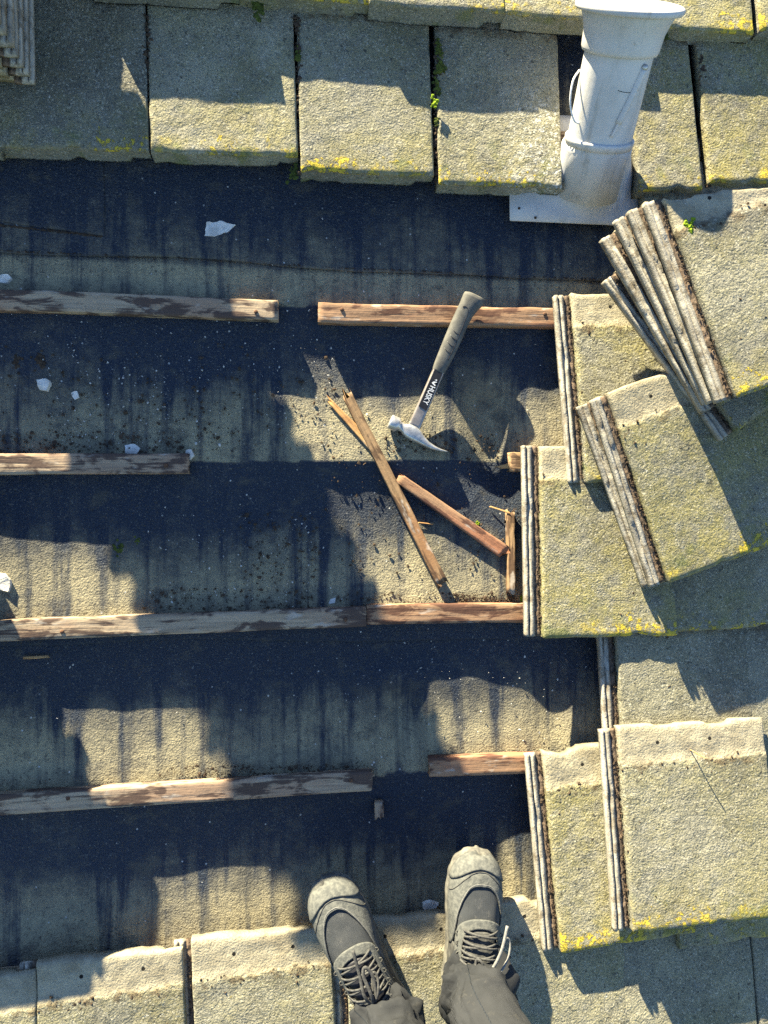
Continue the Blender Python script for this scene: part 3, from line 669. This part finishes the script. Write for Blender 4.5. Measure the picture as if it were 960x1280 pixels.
# ------------------------------------------------------------------ hammer
def hammer():
    Hd, Gp = onfelt(513, 541, .0), P(588, 372, .047)
    Hd.z += .016; Gp.z = .050
    Y = (Gp - Hd).normalized(); X = Y.cross(Vector((0, 0, 1))).normalized(); Z = X.cross(Y)
    L = (Gp - Hd).length
    root = empty('claw_hammer'); root.matrix_basis = basis(Hd, X, Y, Z)
    tag(root, 'steel claw hammer with grey rubber grip, its handle resting on the upper right batten', 'hammer')
    def sec(x, cy, ty, tz, n=20, e=1.0):
        out = []
        for k in range(n):
            a = k * math.tau / n; c, s = math.cos(a), math.sin(a)
            out.append((x, cy + ty * math.copysign(abs(c) ** e, c), tz * math.copysign(abs(s) ** e, s)))
        return out
    dat = [(-.0535, .001, .0130, .0130, 1), (-.0525, .001, .0152, .0152, 1), (-.0500, .001, .0160, .0160, 1), (-.036, .001, .0160, .0160, 1), (-.033, .001, .0145, .0145, 1), (-.030, .001, .0105, .0105, 1), (-.0225, 0, .0098, .0105, .9),
           (-.016, -.001, .0125, .0125, .7), (-.008, -.001, .0155, .0135, .6), (.006, -.002, .0160, .0135, .6), (.016, -.004, .0140, .0130, .6), (.028, -.008, .0100, .0125, .6), (.042, -.0115, .0072, .0125, .6), (.058, -.0125, .0048, .0125, .6), (.072, -.0115, .0030, .0120, .6), (.084, -.0090, .0014, .0105, .6), (.089, -.0078, .0005, .008, .6)]
    v, f = loft([sec(*d[:4], e=d[4]) for d in dat]); link('hammer_head', fix(mesh('hammer_head', v, f, STEEL)), root)
    def rect(y, cx, w, t, n=28, e=.45):
        out = []
        for k in range(n):
            a = k * math.tau / n; c, s = math.cos(a), math.sin(a)
            out.append((cx + w / 2 * math.copysign(abs(c) ** e, c), y, t / 2 * math.copysign(abs(s) ** e, s)))
        return out
    sh = [(.006, .000, .029, .017), (.018, .000, .0275, .016), (.03, .0, .027, .0155), (.09, .0, .0265, .0155), (.15, .0, .026, .0155), (.2, 0, .022, .0145)]
    v, f = loft([rect(*d) for d in sh]); link('shaft', fix(mesh('shaft', v, f, SHAFT)), root)
    # recessed black band with the maker's lettering
    zt = .0082
    q = [(-.0098, .056), (.0098, .053), (.0098, .136), (.004, .146), (-.0098, .141)]
    v = [(x, y, zt - .001) for x, y in q] + [(x, y, zt + .0004) for x, y in q]
    link('label_band', fix(mesh('label_band', v, [(0, 1, 2, 3, 4), (9, 8, 7, 6, 5)] + [(i, (i + 1) % 5, 5 + (i + 1) % 5, 5 + i) for i in range(5)], BLACK, False)), root)
    tc = bpy.data.curves.new('lettering', 'FONT'); tc.body = 'HUSKY'; tc.size = .0165; tc.extrude = .0003; tc.align_x = 'LEFT'; tc.align_y = 'CENTER'; tc.offset = .00025
    to = bpy.data.objects.new('tmp', tc); COL.objects.link(to); dg = bpy.context.evaluated_depsgraph_get()
    me = bpy.data.meshes.new_from_object(to.evaluated_get(dg)); bpy.data.objects.remove(to); me.materials.clear(); me.materials.append(WHITE); me.name = 'lettering'
    lo = link('lettering', me, root); lo.matrix_basis = Matrix.Translation((.0008, .107, zt + .0006)) @ Matrix.Rotation(rad(-90), 4, 'Z') @ Matrix.Scale(.80, 4, (1, 0, 0))
    em = [[(-.004, .112), (.0055, .1085), (.0055, .111), (.0005, .1135), (.0065, .118), (.0035, .1185), (-.002, .1165)], [(-.001, .120), (.005, .1205), (.003, .1235)]]
    for e in em:
        n = len(e); v = [(x, y, zt + .0003) for x, y in e] + [(x, y, zt + .001) for x, y in e]
        link('emblem', fix(mesh('emblem', v, [tuple(range(n)), tuple(range(n, 2 * n))[::-1]] + [(i, (i + 1) % n, n + (i + 1) % n, n + i) for i in range(n)], WHITE, False)), root)
    # rubber grip, swelling and hooked at the end
    ys = [.140, .150, .165, .19, .215, .245, .27, .288, .300, .308, .313, .3155]
    ws = [.027, .030, .033, .0355, .037, .037, .038, .0415, .0475, .050, .047, .034]
    cs = [0, 0, .0005, .001, .001, .0005, .0015, .004, .0065, .0075, .007, .007]
    tk = [.018, .021, .023, .025, .027, .027, .028, .030, .031, .031, .028, .018]
    sc = (L + .012) / .3155 if L > .28 else 1
    rr = []
    for i in np.linspace(0, len(ys) - 1, 45):
        y = interp(i, range(len(ys)), ys); rr.append(rect(y * 1.0 + (sc - 1) * max(0, y - .14) * 1.9 * .5, interp(i, range(len(ys)), cs), interp(i, range(len(ys)), ws), interp(i, range(len(ys)), tk), e=.75))
    v, f = loft(rr); gr = link('grip', fix(mesh('grip', v, f, RUBBER)), root)
    def gz(y): return interp(y, ys, tk) / 2
    gpts = [(.008, .17), (.009, .20), (.0085, .235), (.0075, .262), (.006, .28), (-.002, .287), (-.009, .285)]
    tube('grip_groove', spline([(x, y, gz(y) * .93) for x, y in gpts], 5), .0011, BLACK, gr, 6)
    for y in (.185, .2, .215, .228):
        tube('grip_groove', [(-.011, y + .006, gz(y) * .82), (-.004, y + .002, gz(y) * .97), (.003, y, gz(y) * .99), (.0085, y, gz(y) * .93)], .0009, BLACK, gr, 6)
hammer()

# ------------------------------------------------------------------ person: shoes, trousers and the body out of frame
person = empty('person', P(520, 1230, .05)); tag(person, 'person in grey trousers and dusty grey trainers standing on the bottom tiles', 'person')
PB = person.location.copy()
def shoe(toe, heel, side, z0):
    T, H = P(toe[0], toe[1], z0 + .03), P(heel[0], heel[1], z0 + .03)
    T.z = H.z = z0; Y = (T - H).normalized(); L = (T - H).length; Zv = Vector((0, 0, 1)); X = Y.cross(Zv)
    root = empty('shoe'); root.parent = person; root.matrix_basis = Matrix.Translation(-PB) @ basis(H, X, Y, Zv)
    ts = [0, .01, .04, .10, .20, .32, .45, .58, .68, .77, .85, .91, .955, .985, 1]
    wl = [.000, .014, .025, .034, .037, .037, .039, .044, .048, .0485, .046, .041, .032, .019, 0]
    hs = [.060, .075, .088, .096, .098, .100, .094, .080, .069, .060, .053, .047, .040, .032, .022]
    cx = [0, 0, 0, 0, .0, -.001, -.001, .0, .002, .0035, .005, .006, .006, .006, .006]
    def S_(t, a, off=0.):
        def raw(t, a):
            w = interp(t, ts, wl) * 1.12; h = interp(t, ts, hs); c0 = -side * interp(t, ts, cx) * 1.0
            c, s = math.cos(a), max(0, math.sin(a))
            return Vector((c0 + w * math.copysign(abs(c) ** .78, c), t * L, .024 + h * s ** .72))
        p = raw(t, a)
        if off:
            e = .012; d1 = raw(min(t + e, 1), a) - raw(max(t - e, 0), a); d2 = raw(t, min(a + e, math.pi)) - raw(t, max(a - e, 0))
            n = d2.cross(d1)
            if n.length > 1e-9:
                n.normalize()
                if n.z < -.2 or n.dot(p - Vector((0, t * L, .03))) < 0: n = -n
                p = p + n * off
        return p
    nt_, na = 70, 40
    tt = [1 - (1 - i / (nt_ - 1)) ** 1.5 if i > nt_ // 2 else i / (nt_ - 1) for i in range(nt_)]; tt = sorted([.5 - .5 * math.cos(math.pi * i / (nt_ - 1)) for i in range(nt_)])
    v = []
    for t in tt:
        for j in range(na):
            a = math.pi * j / (na - 1); p = S_(t, a); p += Vector((0, 0, .0012 * nz(t * 20, a * 4, side + 3)))
            v.append(p)
    link('upper', fix(mesh('upper', v, grid_faces(nt_, na), SHOE_MESH)), root)
    # sole with a raised, toothed rim
    rings = []
    n = 90; outl = []
    for k in range(n):
        u = k / n
        if u < .5: t = .5 - .5 * math.cos(math.pi * u * 2); a = 0
        else: t = .5 + .5 * math.cos(math.pi * (u - .5) * 2 + 0) ; t = .5 + .5 * math.cos(math.pi * (2 * u - 1)); a = math.pi
        outl.append(S_(t, a))
    cen = Vector((0, L * .5, 0))
    def ol(grow, z, tooth=0):
        out = []
        for k, p in enumerate(outl):
            d = Vector((p.x, (p.y - L / 2) * .35, 0)).normalized(); m = grow + (tooth if k % 4 < 2 else 0)
            out.append(Vector((p.x + d.x * m, p.y + d.y * m * 1.6, z)))
        return out
    v, f = loft([ol(-.004, 0), ol(.001, .002, .0015), ol(.004, .012, .0015), ol(.0045, .024), ol(.0035, .033), ol(.0005, .036)])
    link('sole', fix(mesh('sole', v, f, SOLE)), root)
    def patch(name, fn, nu, nv, off, mat, th=.002, close=False):
        v = [S_(*fn(i / (nu - 1), j / (nv - 1)), off) for i in range(nu) for j in range(nv)]
        for i, p in enumerate(v): p += Vector((0, 0, .0007 * nz(p.x * 90, p.y * 90, side)))
        o = link(name, mesh(name, v, grid_faces(nu, nv), mat), root); md = o.modifiers.new('thickness', 'SOLIDIFY'); md.thickness = th; md.offset = 0
        return o
    def capfn(u, w):
        a = math.pi * (.02 + .96 * w); k = abs(math.cos(a))
        t0 = .872 + .014 * math.sin(3 * a) * (1 if side > 0 else -1) - .36 * k ** 2.6 - (.08 if (math.cos(a) * side < 0) else 0) * k ** 2
        return (t0 + (.995 - t0) * u, a)
    patch('toe_cap', capfn, 26, 60, .0022, SUEDE, .0026)
    def bumper(u, w): a = math.pi * (.02 + .96 * w); t0 = .945 - .10 * abs(math.cos(a)) ** 2; return (t0 + (.998 - t0) * u, a)
    patch('toe_bumper', bumper, 10, 50, .0050, SUEDE, .003)
    tube('stitching', [S_(capfn(0, w)[0] + .012, capfn(0, w)[1], .0036) for w in np.linspace(.04, .96, 50)], .0007, LACE_PALE, root, 5)
    tube('toe_seam', [S_(.935 - .16 * abs(math.cos(math.pi * w)) ** 2, math.pi * w, .0040) for w in np.linspace(.05, .95, 40)], .0010, SUEDE_DARK, root, 5)
    for sgn in (0, 1):
        def quarter(u, w, sgn=sgn):
            a = .03 + w * (1.02 + .12 * math.sin(u * 6)); t = .05 + u * (.47 - .10 * w); return (t, a if sgn == 0 else math.pi - a)
        patch('quarter_panel', quarter, 26, 18, .0018, SUEDE_DARK, .0022)
        for q in range(3):
            pts = [S_(.12 + .10 * q + .16 * s, (.15 + .75 * s) if sgn == 0 else math.pi - (.15 + .75 * s), .0036) for s in np.linspace(0, 1, 9)]
            tube('overlay_line', pts, .0016, SUEDE, root, 6, .6)
    # U shaped eyestay round the throat
    path = spline([(.33, 1.0, 0), (.45, .92, 0), (.55, .82, 0), (.615, .62, 0), (.65, .3, 0), (.66, 0, 0), (.65, -.3, 0), (.615, -.62, 0), (.55, -.82, 0), (.45, -.92, 0), (.33, -1.0, 0)], 6)
    v = []
    for i, p in enumerate(path):
        t = (path[min(i + 1, len(path) - 1)] - path[max(i - 1, 0)]); m = Vector((t.x * .3, t.y * .045, 0)).normalized(); nrm = Vector((-m.y, m.x, 0))
        for j in range(7):
            o = (j / 6 - .5) * .016; q = S_(p.x + nrm.x * o / .3, math.pi / 2 + (p.y + nrm.y * o / .045), .0042); v.append(q)
    o = link('eyestay', mesh('eyestay', v, grid_faces(len(path), 7), SUEDE), root); md = o.modifiers.new('thickness', 'SOLIDIFY'); md.thickness = .0026; md.offset = 0
    def tongue(u, w): return (.30 + .325 * u, math.pi / 2 + (w - .5) * 1.25 * (1 - .2 * u))
    patch('tongue', tongue, 20, 14, .0022, BLACK if side < 0 else SUEDE_DARK, .002)
    lm = LACE
    for q in range(5):
        t0 = .36 + .056 * q
        for d in (1, -1):
            w = .80 - .06 * q
            pts = [S_(t0 + .036 * s, math.pi / 2 + d * w * (2 * s - 1), .0065 + .004 * math.sin(math.pi * s) + (.001 if d > 0 else 0)) for s in np.linspace(0, 1, 9)]
            tube('lace', pts, .0026, lm, root, 7, .6)
        for d in (1, -1):
            p = S_(t0, math.pi / 2 + d * .86, .006); tube('eyelet', [p + Vector((.004 * math.cos(x), .004 * math.sin(x), .0)) for x in np.linspace(0, math.tau, 9)], .0011, SUEDE_DARK, root, 5)
    c = S_(.40, math.pi / 2, .014)
    if side > 0:      # right shoe: one stiff end and a wide loop to its right
        tube('lace_end', spline([c, c + Vector((.016, .02, .004)), c + Vector((.032, .055, .0)), c + Vector((.042, .098, -.012))], 6), .0034, LACE_PALE, root, 7, .6)
        tube('lace_loop', spline([c, c + Vector((.03, .010, .002)), c + Vector((.052, .036, -.012)), c + Vector((.054, .062, -.02)), c + Vector((.043, .070, -.016)), c + Vector((.034, .05, -.006))], 7), .0026, LACE_PALE, root, 7, .7)
        tube('lace_loop', spline([c, c + Vector((-.014, .012, .004)), c + Vector((-.016, .035, .0)), c + Vector((-.004, .03, .004)), c], 6), .0026, LACE, root, 7, .7)
    else:
        tube('lace_end', spline([c, c + Vector((-.004, .03, .008)), c + Vector((.006, .07, .004)), c + Vector((.016, .115, .002))], 6), .0034, LACE, root, 7, .6)
        tube('lace_loop', spline([c, c + Vector((.008, .025, .01)), c + Vector((.012, .065, .006)), c + Vector((.022, .075, .004)), c + Vector((.026, .05, .004)), c + Vector((.012, .01, .006))], 7), .0034, LACE, root, 7, .6)
        tube('lace_loop', spline([c, c + Vector((.02, .02, .006)), c + Vector((.032, .045, .0)), c + Vector((.028, .055, .0)), c + Vector((.012, .025, .004))], 6), .0028, LACE, root, 7, .7)
    return root, H, Y, L
zS = .052
rs = shoe((601, 1067), (575, 1262), 1, zS)
ls = shoe((401, 1105), (500, 1286), -1, zS)
def trousers():
    V, F = [], []
    def leg(ank, knee, hip, toe, s):
        # stations from the cuff upwards, bunched over the shoe
        pts = spline([ank + toe * .012 + Vector((0, 0, -.058)), ank + toe * .012 + Vector((0, 0, -.01)), ank + Vector((0, 0, .06)), ank.lerp(knee, .5) + toe * -.01, knee + toe * .02, knee.lerp(hip, .5), hip], 12)
        n = 48; rings = []
        for i, p in enumerate(pts):
            u = i / (len(pts) - 1)
            t = (pts[min(i + 1, len(pts) - 1)] - pts[max(i - 1, 0)]).normalized()
            a = t.cross(toe).normalized(); b = a.cross(t) * -1
            if b.dot(toe) < 0: b = -b
            rx = interp(u, [0, .06, .18, .33, .55, .66, .85, 1], [.056, .058, .060, .066, .075, .078, .090, .098])
            ry = interp(u, [0, .06, .18, .33, .55, .66, .85, 1], [.072, .070, .066, .072, .080, .082, .095, .105])
            ring = []
            for k in range(n):
                q = k * math.tau / n; c, sn = math.cos(q), math.sin(q)
                fold = 0
                if u < .45:
                    w = math.exp(-((u - .10) / .16) ** 2)
                    fold = w * (.009 * math.sin(u * 62 + 2.6 * math.sin(q + s) + s) + .009 * math.sin(u * 36 - 2 * q + s * 2) + .012 * nz(c * 2.0 + s * 3, sn * 2.0, u * 11)) + .004 * nz(c * 2 + s, sn * 2, u * 25)
                else: fold = .008 * nz(c * 2 + s, sn * 2, u * 14)
                rg = 1 - min(1, abs(nz(c * 1.6 + s * 5, sn * 1.6, u * 9 + c * .8)) * 3.2)
                rg2 = 1 - min(1, abs(nz(c * 1.1 - s * 3, sn * 1.3 + 4, u * 16 + 1.5 * sn)) * 3.0)
                fold += ((.008 * rg * rg + .007 * rg2 * rg2) * (.7 + .5 * math.exp(-((u - .12) / .15) ** 2)) - .004) * min(1, .25 + u * 9)
                hem = .010 * sn if i == 0 else 0
                ring.append(p + a * c * (rx + fold) + b * sn * (ry + fold) + Vector((0, 0, .022 * max(0, sn) * max(0, 1 - u * 16))))
            rings.append(ring)
        # turn the hem in
        rings = [[Vector(p).lerp(sum(rings[0], Vector()) / n, .10) + Vector((0, 0, .02)) for p in rings[0]], [Vector(p) for p in rings[0]]] + rings[1:]
        for kk in (8, 30):
            tube('trouser_seam', [Vector(rg_[kk]) - PB for rg_ in rings[2:]], .0011, JACKET, person, 5)
        v, f = loft(rings, False); off = len(V); V.extend(v); F.extend([tuple(off + i for i in q) for q in f])
    out = []
    for (r, H, Y, L), s, kn, hp in ((rs, 1, Vector((.045, -.0, .36)), Vector((.10, .26, .74))), (ls, -1, Vector((-.02, -.02, .36)), Vector((.065, .28, .74)))):
        ank = H + Y * (.085 if s > 0 else .062) + Vector((0, 0, .135)); leg(ank, ank + kn, ank + hp, Y, s); out.append(ank + hp)
    c = (out[0] + out[1]) / 2
    rings = []
    for z, rx, ry, dy in ((-.10, .15, .10, -.02), (-.04, .19, .125, -.01), (.06, .19, .125, .01), (.15, .175, .115, .03), (.22, .165, .105, .05)):
        rings.append([c + Vector((math.cos(q) * rx, math.sin(q) * ry + dy, z)) for q in np.linspace(0, math.tau, 40, endpoint=False)])
    v, f = loft(rings); off = len(V); V.extend(v); F.extend([tuple(off + i for i in q) for q in f])
    me = fix(mesh('trousers', [v - PB for v in V], F, TROUSER)); link('trousers', me, person)
    return c
hipc = trousers()
def body(c):
    c = c - PB
    J = [c + Vector((0, .02, .10)), c + Vector((0, .06, .26)), c + Vector((0, .11, .42)), c + Vector((0, .16, .55)), c + Vector((0, .18, .62)), c + Vector((0, .20, .70)), c + Vector((0, .20, .79)),
         c + Vector((-.17, .13, .46)), c + Vector((-.24, .16, .24)), c + Vector((-.12, .34, .36)), c + Vector((-.09, .40, .40)),
         c + Vector((.17, .13, .46)), c + Vector((.24, .16, .24)), c + Vector((.12, .34, .36)), c + Vector((.09, .40, .40))]
    E = [(0, 1), (1, 2), (2, 3), (3, 4), (4, 5), (5, 6), (2, 7), (7, 8), (8, 9), (9, 10), (2, 11), (11, 12), (12, 13), (13, 14)]
    R = [.14, .13, .15, .07, .055, .09, .075, .06, .045, .032, .035, .06, .045, .032, .035]
    me = bpy.data.meshes.new('body'); me.from_pydata([tuple(p) for p in J], E, []); me.update(); me.materials.append(JACKET)
    o = link('body', me, person); md = o.modifiers.new('skin', 'SKIN'); md.use_smooth_shade = True
    for i, sv in enumerate(me.skin_vertices[0].data): sv.radius = (R[i], R[i] * .8); sv.use_root = (i == 0)
    s2 = o.modifiers.new('sub', 'SUBSURF'); s2.levels = 1; s2.render_levels = 1
body(hipc)

# ------------------------------------------------------------------ chips, moss and crumbs
def lump(seed, r, flat=.6, sub=2, rough=.45, mat=MORTAR, name='chip'):
    bm = bmesh.new(); bmesh.ops.create_icosphere(bm, subdivisions=sub, radius=1)
    for v in bm.verts:
        d = 1 + rough * nz(v.co.x * 1.3 + seed, v.co.y * 1.3, v.co.z * 1.3) + rough * .4 * nz(v.co.x * 4, v.co.y * 4 + seed, v.co.z * 4)
        v.co = Vector((v.co.x * d * r[0], v.co.y * d * r[1], max(v.co.z * d, -.4) * r[0] * flat))
    me = bpy.data.meshes.new(name); bm.to_mesh(me); bm.free(); me.materials.append(mat); return me
def shard(px, label, h=.008):
    pts = [onfelt(*p) for p in px]; z = max(p.z for p in pts) - .002; n = len(pts); c = sum(pts, Vector()) / n
    bm = bmesh.new(); lo = [bm.verts.new((p.x - c.x, p.y - c.y, -.003)) for p in pts]; hi = [bm.verts.new(((p.x - c.x) * .92, (p.y - c.y) * .92, h * (1 + .35 * nz(i * 2.1, c.x * 9)))) for i, p in enumerate(pts)]
    bm.faces.new(hi); bm.faces.new(lo[::-1])
    for i in range(n): bm.faces.new((lo[i], lo[(i + 1) % n], hi[(i + 1) % n], hi[i]))
    bmesh.ops.subdivide_edges(bm, edges=bm.edges[:], cuts=3, use_grid_fill=True); bmesh.ops.triangulate(bm, faces=bm.faces[:])
    for v in bm.verts: v.co += Vector((nz(v.co.x * 90, v.co.y * 90, c.x), nz(v.co.y * 90, v.co.x * 90, c.y), nz(v.co.x * 60, v.co.y * 60, 3))) * .0030
    me = bpy.data.meshes.new('mortar_chip'); bmesh.ops.recalc_face_normals(bm, faces=bm.faces[:]); bm.to_mesh(me); bm.free(); me.materials.append(MORTAR)
    o = link('mortar_chip', me); o.location = (c.x, c.y, z); tag(o, label, 'mortar chip', 'mortar chips fallen on the felt')
shard([(257, 280), (275, 277), (297, 284), (286, 293), (268, 299), (256, 298)], 'largest white mortar chip, below the half sunlit tile', .007)
shard([(48, 476), (60, 473), (66, 480), (61, 491), (52, 489)], 'grey white chip on the shaded felt by the dark moss at the left', .012)
shard([(156, 557), (168, 554), (178, 562), (172, 569), (158, 568)], 'bluish white chip above the short left batten', .007)
shard([(233, 563), (239, 561), (243, 570), (239, 576), (234, 574)], 'small white chip at the right end of the short left batten', .011)
shard([(-4, 714), (8, 716), (17, 728), (13, 740), (-2, 737)], 'white chip at the left edge beside the sunlit patch', .008)
shard([(1, 345), (12, 344), (17, 350), (11, 356), (0, 356)], 'white chip at the left edge above the uppermost batten', .010)
shard([(90, 491), (97, 489), (100, 498), (94, 500)], 'small pale chip right of the grey white one', .005)
shard([(413, 749), (419, 747), (418, 753), (411, 754)], 'tiny white chip above the middle batten', .004)
shard([(527, 1128), (537, 1124), (548, 1128), (543, 1136), (528, 1135)], 'grey chip lying on the felt between the shoes', .007)
def moss(px, py, r, z, label, mat=MOSS, seed=1, flat=.8):
    p = P(px, py, z); rnd = random.Random(seed); bm = bmesh.new()
    for q in range(rnd.randint(22, 30)):
        rr = r * rnd.uniform(.14, .36); c = Vector((rnd.gauss(0, r * .42), rnd.gauss(0, r * .85), rnd.uniform(-.1, .25) * r * flat))
        if q == 0: rr, c = r * .6, Vector()
        nv0 = len(bm.verts); bmesh.ops.create_icosphere(bm, subdivisions=2, radius=1); bm.verts.ensure_lookup_table()
        for v in bm.verts[nv0:]:
            d = 1 + .55 * nz(v.co.x * 2 + q, v.co.y * 2 + seed, v.co.z * 2) + .5 * nz(v.co.x * 7, v.co.y * 7 + q, v.co.z * 7)
            v.co = Vector((v.co.x * d, v.co.y * d, v.co.z * d * flat)) * rr + c
    me = bpy.data.meshes.new('moss_clump'); bm.to_mesh(me); bm.free(); me.materials.append(mat); o = link('moss_clump', me); o.location = p
    tag(o, label, 'moss')
moss(862, 290, .014, .251, 'bright green moss tuft on the topmost fanned tile', MOSS_BRIGHT, 3)
moss(548, 62, .011, .066, 'dark moss at the top of the joint left of the speckled tile', MOSS, 4, .6)
moss(549, 88, .013, .063, 'larger dark moss in the joint left of the speckled tile', MOSS, 5, .6)
moss(547, 112, .010, .063, 'dark moss clump midway down that mossy joint', MOSS, 6, .6)
moss(544, 129, .0095, .078, 'bright green moss tuft low in the mossy joint', MOSS_BRIGHT, 7, .7)
moss(546, 152, .008, .066, 'small dark moss below the bright tuft in the joint', MOSS, 8, .5)
moss(322, 6, .016, .078, 'moss clump at the top edge above the half sunlit tile', MOSS, 9, .5)
moss(372, 70, .009, .066, 'moss speck in the joint right of the half sunlit tile', MOSS, 10, .5)
moss(368, 216, .012, .055, 'brownish moss under the corner between the two sunlit tiles', MOSS, 11, .5)
moss(832, 44, .010, .078, 'moss on the tile edge right of the vent cowl', MOSS, 12, .5)
def fmoss(px, py, r, label, seed, mat=MOSS, flat=.45):
    p = onfelt(px, py); moss(px, py, r, p.z, label, mat, seed, flat)
fmoss(150, 688, .010, 'olive moss clump on shaded felt right of the sunlit patch', 21, MOSS); fmoss(172, 676, .007, 'smaller olive moss just above right of the other', 22, MOSS)
fmoss(50, 452, .012, 'dark moss on felt above the grey white chip', 23, SOIL); fmoss(20, 452, .010, 'dark moss near the left edge', 24, SOIL)
fmoss(60, 300, .014, 'dark brown moss mat on the top felt at the left', 25, SOIL, .2); fmoss(596, 656, .006, 'pale green moss crumb by the reddish broken batten', 26, MOSS_BRIGHT, .7)
fmoss(652, 750, .007, 'pale green moss crumb at the foot of the olive tile', 27, MOSS_BRIGHT, .7)

def crumbs(name, label, spots, mat, cat):
    """many uncountable specks in one object; spots = (point, radius)"""
    bm0 = bmesh.new(); bmesh.ops.create_icosphere(bm0, subdivisions=1, radius=1); base = np.array([v.co[:] for v in bm0.verts]); fc = np.array([[v.index for v in f.verts] for f in bm0.faces]); bm0.free()
    V, F = [], []; n = len(base)
    for i, (p, r) in enumerate(spots):
        sc = np.array([r * RNG.uniform(.6, 1.5), r * RNG.uniform(.6, 1.5), r * RNG.uniform(.4, .9)]); an = RNG.uniform(0, 6.28)
        b = base * (1 + .3 * RNG.standard_normal((n, 1))) * sc; c, s = math.cos(an), math.sin(an)
        b = np.stack([b[:, 0] * c - b[:, 1] * s, b[:, 0] * s + b[:, 1] * c, b[:, 2]], -1) + np.array(p); V.append(b); F.append(fc + i * n)
    V = np.concatenate(V); F = np.concatenate(F); me = mesh(name, V, [tuple(f) for f in F.tolist()], mat, False)
    o = link(name, me); tag(o, label, cat, None, 'stuff'); return o
def felt_spots(n, boxes, rlo, rhi):
    out = []
    for _ in range(n):
        x0, y0, x1, y1 = boxes[RNG.integers(len(boxes))]; px, py = RNG.uniform(x0, x1), RNG.uniform(y0, y1)
        p = onfelt(px, py); p.z += .004; out.append((p, rlo * (rhi / rlo) ** (RNG.random() ** 2.2)))
    return out
crumbs('mortar_crumbs', 'pale specks of mortar and grit scattered over the felt', felt_spots(1100, [(0, 240, 750, 560), (0, 200, 640, 1150), (60, 420, 420, 560), (60, 460, 260, 560), (200, 640, 440, 760), (420, 800, 740, 960)], .0005, .0021), GRIT, 'grit')
crumbs('soil_crumbs', 'dark soil crumbs gathered above the battens', felt_spots(2600, [(0, 430, 420, 566), (180, 735, 400, 762), (300, 640, 400, 730), (420, 740, 655, 762), (400, 560, 650, 720), (60, 470, 420, 560), (0, 540, 235, 566), (200, 955, 460, 968), (480, 540, 650, 565), (560, 740, 650, 760)], .0008, .0036), SOIL, 'soil')
def line_spots(lines, n, z, rlo, rhi, wob=3.0):
    out = []
    for (x0, y0, x1, y1) in lines:
        for _ in range(n):
            t = RNG.random(); p = P(x0 + (x1 - x0) * t + RNG.normal(0, wob), y0 + (y1 - y0) * t + RNG.normal(0, wob * .5), 0)
            q = P(x0 + (x1 - x0) * t + RNG.normal(0, wob), y0 + (y1 - y0) * t + RNG.normal(0, wob * .5), z) if z else Vector((p.x, p.y, felt_z(p.x, p.y) + .010))
            out.append((q, rlo * (rhi / rlo) ** (RNG.random() ** 2)))
    return out
JOINTS = [(184, 20, 187, 190), (371, 20, 377, 215), (546, 40, 545, 232), (876, 70, 888, 232)]
crumbs('joint_dirt', 'dark dirt and moss bits packed in the joints of the upper course', line_spots(JOINTS, 170, .062, .0012, .0048, 2.2), SOIL, 'soil')
crumbs('lap_dirt', 'line of dirt caught along the lapped felt edge', line_spots([(0, 314, 750, 351), (0, 282, 128, 296)], 420, 0, .0007, .0022, 1.2), SOIL, 'soil')
# clods lying in the debris-filled grooves and on the tile faces
def tile_spots():
    out = []
    for o in [x for x in COL.objects if x.name.startswith('concrete_tile') and any(c.name.startswith('interlock_rib') for c in x.children)]:
        if o.get('group') == 'lifted tiles stacked up the roof': continue
        m = o.matrix_basis
        for _ in range(90): out.append((m @ Vector((RNG.normal(-.0045, .0032), RNG.uniform(.01, .40), RNG.uniform(.010, .016))), RNG.uniform(.0010, .0030)))
        for _ in range(26): out.append((m @ Vector((RNG.uniform(0, .28), .335 + RNG.normal(0, .008), .027)), RNG.uniform(.0010, .0032)))
        for _ in range(16): out.append((m @ Vector((RNG.uniform(0, .28), RNG.uniform(.02, .33), .0275)), RNG.uniform(.0010, .0026)))
    return out
crumbs('groove_crumbs', 'brown soil crumbs filling the grooves of the bare tiles', tile_spots(), SOIL, 'soil')
# dry stem standing on the large lower tile
b0 = P(864, 938, .10); tube('dry_stem', spline([b0 + Vector((0, 0, -.012)), b0 + Vector((.001, 0, .012)), b0 + Vector((.004, -.002, .028)), b0 + Vector((.010, -.004, .040))], 5), [.0012] * 8 + [.0011] * 8, W_ORANGE)
st = [o for o in COL.objects if o.name == 'dry_stem'][0]; tag(st, 'dry stem standing up from the head of the large lower tile', 'dry stem')

# ------------------------------------------------------------------ tilt the whole roof to its pitch
for o in list(COL.objects):
    if o.parent is None and o not in PLAIN and o.type in {'MESH', 'EMPTY'}:
        o.matrix_basis = ROOF @ o.matrix_basis
